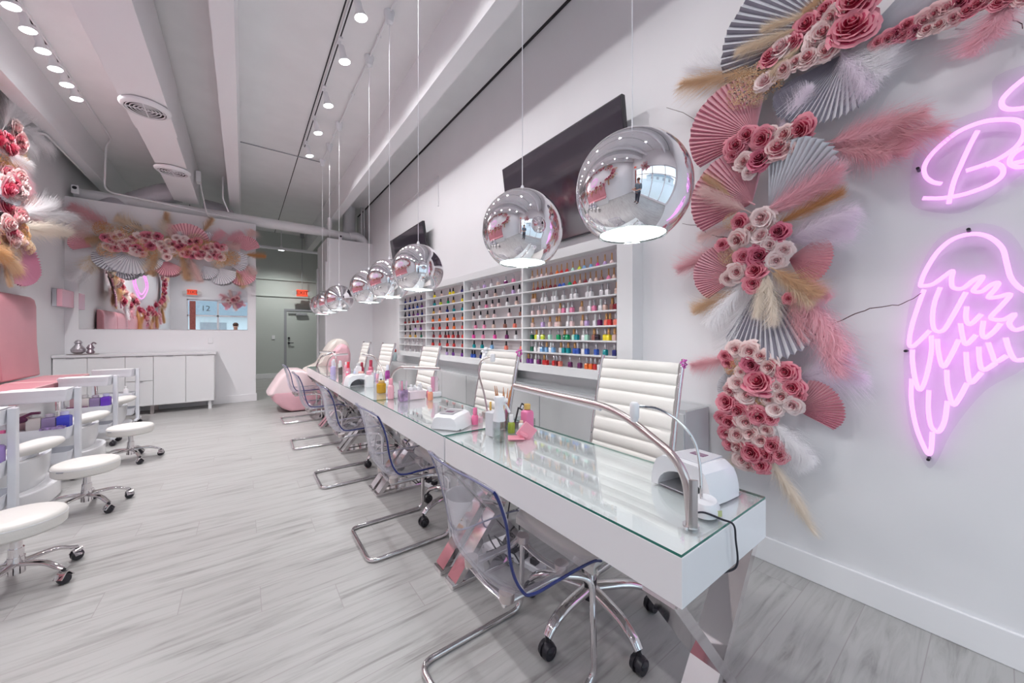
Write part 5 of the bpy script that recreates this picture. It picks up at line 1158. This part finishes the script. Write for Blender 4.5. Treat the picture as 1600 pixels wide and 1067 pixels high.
for k in range(13):
    a = k * 2.4; rr_ = .026; c = [(.65, .18, .06), (.7, .45, .2), (.5, .12, .3), (.75, .5, .45), (.75, .3, .08), (.15, .05, .08)][k % 6]
    p0 = Vector((rr_ * .5 * cos(a), rr_ * .5 * sin(a), .008)); p1 = Vector((.05 * cos(a), .05 * sin(a), R.uniform(.17, .25)))
    nb_ = thing('nail_brush', NB_[k], 'nail brush', (1.2, 1.70, ZD), 0, 'nail brushes in the clear cup')
    mc = 'brush_%d' % (k % 6); mc = bpy.data.materials.get(mc) or mat(mc, c, .4)
    MB().tube([p0, p0.lerp(p1, .75)], .0035, 6).build('handle', mc, nb_); MB().tube([p0.lerp(p1, .75), p1], [.005, .0015], 6).build('bristles', bpy.data.materials.get('bristle') or mat('bristle', (.55, .25, .12), .8), nb_)
bottle('polish_jar', 'small green bottle with a white cap beside the brush cup', (1.185, 1.60, ZD), .020, .10, (.32, .42, .05), (.82, .82, .82), .04)
bottle('polish_jar', 'small white jar right of the green bottle', (1.235, 1.575, ZD), .016, .065, (.82, .82, .84), (.8, .62, .5), .012)
b_ = bottle('pink_tin', 'upright pink box with a gold lid on the nearest desk', (1.285, 1.585, ZD), .029, .15, (.80, .22, .42), (.6, .4, .12), .03, 'sq', 'box', body_name='box_body')
bottle('glue_bottle', 'thin gold capped tube behind the white canister', (1.14, 1.74, ZD), .010, .155, (.25, .15, .08), (.7, .45, .12), .05)
bottle('lotion_bottle', 'hot pink bottle at the corner of the second desk', (1.12, 1.88, ZD), .020, .10, (.84, .18, .36), (.84, .2, .38), .04)
bottle('lotion_bottle', 'tiny pale pink bottle beside the hot pink one', (1.17, 1.90, ZD), .016, .06, (.85, .6, .68), (.85, .8, .8), .02)
pg = MB().box((-.03, -.005, 0), (.03, .005, .065), Matrix.Translation((.02, 0, .0)) @ Matrix.Rotation(radians(38), 4, 'Y')).box((-.035, -.03, 0), (.03, .03, .004)).box((-.0, -.012, .02), (.035, .012, .035), Matrix.Rotation(radians(30), 4, 'Y')).build('nail_file_block', mat('bubblegum', (.90, .35, .45), .5), bevel=.002)
pg.scale = (1.3, 1.3, 1.25); pg.location = (1.145, 1.50, ZD); pg.rotation_euler = (0, 0, -.6); tag(pg, 'folded bubblegum pink holder right of the spray bottle', 'nail file holder')
ac = tag(MB().box((-.10, -.05, 0), (.10, .05, .003)).box((-.10, -.05, .003), (-.098, .05, .04)).box((.098, -.05, .003), (.10, .05, .04)).box((-.10, .048, .003), (.10, .05, .04)).box((-.10, -.05, .003), (.10, -.048, .04)).build('organizer_tray', CL, smooth=False), 'clear acrylic organizer tray under the green bottle and pink box', 'organizer'); ac.location = (1.30, 1.70, ZD)
bt = thing('nail_clipper', 'black nail clipper standing in the clear organizer', 'nail clipper', (1.28, 1.70, ZD + .004))
MB().box((-.012, -.003, .10), (.012, .003, .14), Matrix.Rotation(.5, 4, 'Y')).box((-.004, -.003, .0), (.004, .003, .11), Matrix.Rotation(.3, 4, 'Y')).build('clipper_body', BLACK, bt); MB().box((-.008, -.004, .108), (.008, -.003, .13), Matrix.Rotation(.5, 4, 'Y')).build('label_plate', PLASTIC, bt)
# middle desk cluster
tc_ = thing('tool_cup', 'teal and pink square cup stuffed with files on the middle desk', 'cup', (1.045, 2.90, ZD))
MB().lathe([(.042, 0), (.044, .003), (.044, .09), (.040, .09), (.038, .006), (1e-4, .006)], n=4, M=Matrix.Rotation(pi / 4, 4, 'Z')).build('cup', mat('teal_pink', (.45, .30, .50), .3, noise=.8, nscale=25), tc_)
for k in range(7):
    a = k * 2.1; p0 = Vector((.015 * cos(a), .015 * sin(a), .01)); p1 = Vector((.035 * cos(a), .035 * sin(a), R.uniform(.13, .17)))
    cc = [(.75, .6, .7), (.2, .35, .4), (.8, .3, .45), (.85, .8, .85)][k % 4]; nm_ = 'file_%d' % (k % 4)
    fo = MB().tube([p0, p1], .009, 4, flat=(1, .25)).build('nail_file', bpy.data.materials.get(nm_) or mat(nm_, cc, .5)); fo.location = (1.045, 2.90, ZD)
    tag(fo, '%s nail file in the teal and pink cup, %s' % (['pale mauve', 'dark teal', 'rose pink', 'white'][k % 4], ['at the front', 'at the back'][k // 4]), 'nail file', 'nail files in the teal and pink cup')
bottle('lotion_bottle', 'tall pink pump bottle left of the teal and pink cup', (1.0, 3.06, ZD), .026, .17, (.85, .45, .52), (.85, .35, .45), .05)
tb = thing('tissue_box', 'pale pink clear box holding white pots on the middle desk', 'box', (1.17, 2.94, ZD))
MB().box((-.07, -.05, 0), (.07, .05, .07)).build('box_body', mat('pale_pink_box', (.80, .68, .74), .2), tb, bevel=.004)
for i, (x, y, h) in enumerate(((-.04, .0, .05), (.0, .02, .04), (.04, .0, .06), (.02, -.02, .05))):
    bottle('cream_pot', 'white pot on the pale pink box, %s' % ['left one', 'rear middle one', 'right one', 'front middle one'][i], (1.17 + x, 2.94 + y, ZD + .0705), .018, h, (.82, .82, .84), (.84, .84, .86), .018, group='white pots on the pale pink box')
bottle('lotion_bottle', 'small coral bottle right of the pale pink box', (1.24, 2.80, ZD), .022, .10, (.85, .35, .22), (.84, .82, .84), .03)
bottle('lotion_bottle', 'small red-pink bottle behind the coral one', (1.27, 2.90, ZD), .020, .095, (.8, .25, .35), (.84, .82, .84), .03)
wb = thing('file_stand', 'white stand holding pink striped tubes before the middle office chair', 'stand', (1.34, 2.93, ZD)); MB().prism([(-.05, -.035), (.05, -.035), (.05, .035), (-.05, .035)], 0, .045).build('stand_body', PLASTIC, wb, bevel=.01)
for k, x in enumerate((-.02, .012)):
    o = MB().box((-.012, -.01, 0), (.012, .01, .13)).build('nail_file_pack', mat('pinkstripe_%d' % k, [(.75, .35, .5), (.85, .7, .78)][k], .4)); o.location = (1.34 + x, 2.93, ZD + .0455)
    tag(o, ['deep pink file pack upright on the white stand', 'pale pink file pack upright on the white stand'][k], 'file pack')
MBt = MB().tube(bez([(1.385, 2.95, ZD + .002), (1.39, 2.95, ZD + .12), (1.37, 2.93, ZD + .16), (1.36, 2.92, ZD + .13)], 5), .003, 6); tag(MBt.build('wire_holder', CHROME), 'thin bent wire beside the white stand', 'wire')
bottle('oil_bottle', 'round amber oil bottle on the middle desk', (1.03, 3.42, ZD), .042, .115, mat('amber', (.55, .30, .02), .12), (.75, .5, .2), .02, cat='bottle')
bottle('lotion_pump', 'white square pump bottle with a pink pump beyond the amber bottle', (1.04, 3.87, ZD), .040, .165, (.84, .84, .86), (.88, .40, .50), .035, 'sq')
bottle('nail_polish_bottle', 'small clear bottle with a black cap beside the white pump bottle', (1.14, 3.80, ZD), .016, .085, (.6, .58, .45), (.02, .02, .02), .035)
bottle('spray_bottle', 'slim pink, blue and white spray bottle on the middle desks', (1.29, 4.06, ZD), .026, .205, mat('pinkblue', (.60, .10, .50), .3, noise=.9, nscale=9), (.78, .8, .9), .06)
bottle('lotion_bottle', 'white bottle behind the small black-capped one', (1.2, 4.0, ZD), .024, .12, (.80, .80, .83), (.8, .8, .83), .03)
bottle('lotion_bottle', 'white tub in front of the slim spray bottle', (1.22, 3.80, ZD), .036, .075, (.84, .84, .86), (.84, .84, .86), .012)
# farther desks
bottle('lotion_bottle', 'lavender bottle with a clear top near the arched white dryer', (.97, 5.34, ZD), .034, .19, (.52, .45, .72), (.75, .72, .8), .07)
bottle('lotion_bottle', 'dark labelled bottle right of the lavender one', (1.05, 5.28, ZD), .026, .18, (.12, .10, .10), (.78, .76, .78), .07)
bottle('lotion_bottle', 'red topped pink bottle near the lavender bottle', (1.12, 5.15, ZD), .028, .18, (.75, .30, .40), (.72, .05, .08), .08)
bottle('lotion_bottle', 'small pale blue bottle among the far bottles', (1.17, 5.0, ZD), .022, .10, (.55, .62, .78), (.8, .8, .85), .03)
bottle('lotion_bottle', 'white square bottle with a dark logo panel on the far desk', (1.2, 4.95, ZD), .034, .17, (.80, .80, .83), (.7, .7, .72), .03, 'sq')
bottle('lotion_bottle', 'dark red bottle behind the white square one', (1.28, 5.10, ZD), .028, .17, (.45, .04, .09), (.35, .03, .06), .06)
bottle('lotion_bottle', 'tall crimson bottle right of the white square one', (1.30, 4.75, ZD), .030, .22, (.70, .16, .24), (.5, .05, .1), .08)
bottle('lotion_bottle', 'short pink bottle in front of the far bottles', (1.07, 4.98, ZD), .020, .07, (.8, .2, .3), (.8, .8, .8), .02)
bottle('cream_pot', 'clear cup with a coral lid beyond the white pump bottle', (1.08, 4.35, ZD), .045, .12, (.80, .78, .80), (.88, .48, .42), .02, cat='cup')
bottle('cream_pot', 'clear cup with a pink lid beyond the white pump bottle', (1.17, 4.30, ZD), .045, .13, (.80, .78, .80), (.88, .40, .55), .02, cat='cup')
for k in range(4): bottle('polish_jar', 'little %s bottle at the back edge of the second farthest desk' % ['white', 'pink', 'lilac', 'red'][k], (1.33, 4.45 + k * .12, ZD), .02, .09, [(.8, .8, .8), (.8, .4, .5), (.6, .5, .75), (.6, .08, .1)][k], (.8, .8, .8), .03)
for k in range(3): bottle('lotion_bottle', ['tall white bottle on the farthest desk', 'pale green bottle on the farthest desk', 'pink bottle on the farthest desk'][k], (1.1 + .1 * k, 6.0 + .06 * k, ZD), .028, .17 - .03 * k, [(.8, .8, .82), (.6, .7, .6), (.8, .35, .45)][k], (.82, .82, .84), .04)

# ------------------------------------------------------------------ under the desks
wbn = thing('waste_bin', 'white waste bin on the floor under the joint of the first two desks', 'bin', (1.12, 2.0, 0))
MB().lathe([(.09, 0), (.095, .004), (.125, .30), (.13, .305), (.12, .30), (.09, .01), (1e-4, .01)], n=28).build('bin_body', PLASTIC, wbn)
for i in range(4):
    yb = DY[i] + .62; m = MB()
    for k in range(3):
        m.tube(bez([(1.3, yb + .06 * k, .60), (1.32 + R.uniform(-.05, .05), yb + R.uniform(-.1, .1), .4), (1.25 + R.uniform(-.08, .05), yb + R.uniform(-.2, .2), .12), (1.2 + R.uniform(-.1, .1), yb + R.uniform(-.3, .3), .012), (1.3, yb + R.uniform(-.3, .3), .012)], 5), .0045, 6)
    o = m.build('power_cable', CABLE); tag(o, 'tangle of black cables hanging under the %s joint of the desk row' % ['first', 'second', 'third', 'fourth'][i], 'cable')
    ps = thing('power_strip', 'white power strip on the floor under the %s joint of the desk row' % ['first', 'second', 'third', 'fourth'][i], 'power strip', (1.28, yb - .12, 0), .2)
    MB().box((-.03, -.14, 0), (.03, .14, .035)).build('strip_body', PLASTIC, ps, bevel=.006)
    for k in range(3): MB().box((-.02, -.1 + k * .08, .035), (.02, -.06 + k * .08, .065)).build('plug', BLACK, ps, bevel=.003)

# door lettering (reads from the street)
text_obj('door_number', '12', .30, .001, mat('vinyl_letters', (.25, .27, .3), .5), bpy.data.objects['window_1'], Matrix.Translation((-1.22, YF - .092, 2.36)) @ Matrix.Rotation(pi / 2, 4, 'X'))
tag(MB().box((-1.70, YF - .03, .2), (-1.52, YF - .0, 2.64)).build('door_banner', mat('red_foliage', (.45, .14, .12), .8, noise=.5, nscale=30), smooth=False), 'dark red floral banner at the left of the street door, seen in the mirror', 'banner')
# ------------------------------------------------------------------ photographer seen in the mirror
SK = mat('skin', (.62, .36, .27), .55); HA = mat('brown_hair', (.10, .05, .035), .7); SH_ = mat('slate_shirt', (.16, .22, .27), .8); TR = mat('dark_trousers', (.05, .055, .08), .8)
pe = thing('person', 'person in a slate shirt standing behind the camera, seen small in the mirror', 'person', (-.24, -.62, 0))
def skin_obj(name, verts, edges, radii, m, parent, root=0, sub=2):
    me = bpy.data.meshes.new(name); me.from_pydata(verts, edges, []); me.materials.append(m)
    o = bpy.data.objects.new(name, me); COL.objects.link(o); o.parent = parent
    me.skin_vertices.new() if hasattr(me.skin_vertices, 'new') and not me.skin_vertices else None
    md = o.modifiers.new('skin', 'SKIN'); md.use_smooth_shade = True
    for i, r in enumerate(radii): me.skin_vertices[0].data[i].radius = r if isinstance(r, tuple) else (r, r)
    me.skin_vertices[0].data[root].use_root = True
    s_ = o.modifiers.new('sub', 'SUBSURF'); s_.levels = sub; s_.render_levels = sub; return o
V = [(0, 0, .95), (0, 0, 1.12), (0, .01, 1.30), (0, 0, 1.43), (0, .005, 1.50), (0, .02, 1.58), (0, .02, 1.68)]
E = [(0, 1), (1, 2), (2, 3), (3, 4), (4, 5), (5, 6)]
Rr = [(.15, .10), (.13, .09), (.15, .10), (.11, .08), .055, (.078, .09), (.07, .085)]
for s in (-1, 1):
    o = len(V)
    V += [(s * .18, 0, 1.41), (s * .235, 0, 1.16), (s * .13, .26, 1.12), (s * .09, .34, 1.16), (s * .10, 0, .86), (s * .11, .01, .50), (s * .115, -.01, .09), (s * .13, .14, .04)]
    E += [(3, o), (o, o + 1), (o + 1, o + 2), (o + 2, o + 3), (0, o + 4), (o + 4, o + 5), (o + 5, o + 6), (o + 6, o + 7)]
    Rr += [.062, .045, .034, .028, .088, .058, .042, .038]
body = skin_obj('body', V, E, Rr, SK, pe)
def band(nm, rows_, m, par=pe): MB().lathe([(1, 0)], n=4) ; mm = MB(); mm.lathe([(r, z) for r, z in rows_], n=24, sx=1, sy=.68, caps=False); return mm.build(nm, m, par)
band('shirt', [(.178, .90), (.175, .98), (.168, 1.12), (.186, 1.28), (.190, 1.38), (.150, 1.45), (.075, 1.485)], SH_)
for s in (-1, 1):
    MB().tube(bez([(s * .15, 0, 1.42), (s * .20, 0, 1.36), (s * .235, 0, 1.18)], 5), [.08, .078, .075, .072, .07, .068, .066, .064, .062, .06, .058][:11], 14).build('sleeve', SH_, pe)
    MB().tube(bez([(s * .09, 0, .96), (s * .10, 0, .84), (s * .112, .01, .50), (s * .116, -.01, .10)], 5), [.115 - .0035 * k for k in range(16)], 14).build('trouser_leg', TR, pe)
    MB().ball((s * .125, .06, .045), .06, 10, (.85, 2.1, .75)).build('shoe', BLACK, pe)
    MB().ball((s * .032, .100, 1.655), .012, 6).build('eye', mat('eye_%d' % s, (.03, .02, .02), .2), pe)
    MB().ball((s * .082, .02, 1.645), .024, 8, (.5, 1, 1.4)).build('ear', SK, pe)
    h = MB().ball((s * .085, .375, 1.175), .04, 10, (.7, 1.1, .9))
    for k in range(4): h.tube([(s * (.085 - .01), .39, 1.205 - k * .018), (s * .05, .42 - abs(k - 1.3) * .006, 1.205 - k * .018), (s * .028, .405, 1.203 - k * .018)], [.010, .009, .007], 8)
    h.tube([(s * .085, .36, 1.20), (s * .06, .36, 1.225), (s * .035, .375, 1.225)], [.012, .011, .009], 8)
    h.build('hand', SK, pe)
MB().ball((0, .118, 1.625), .016, 8, (.8, 1, 1.5)).build('nose', SK, pe)
MB().ball((0, .105, 1.585), .022, 8, (1.1, .5, .35)).build('mouth', mat('lips', (.5, .18, .16), .5), pe)
MB().ball((0, -.005, 1.70), .102, 14, (.92, 1.08, .85)).build('hair', HA, pe)
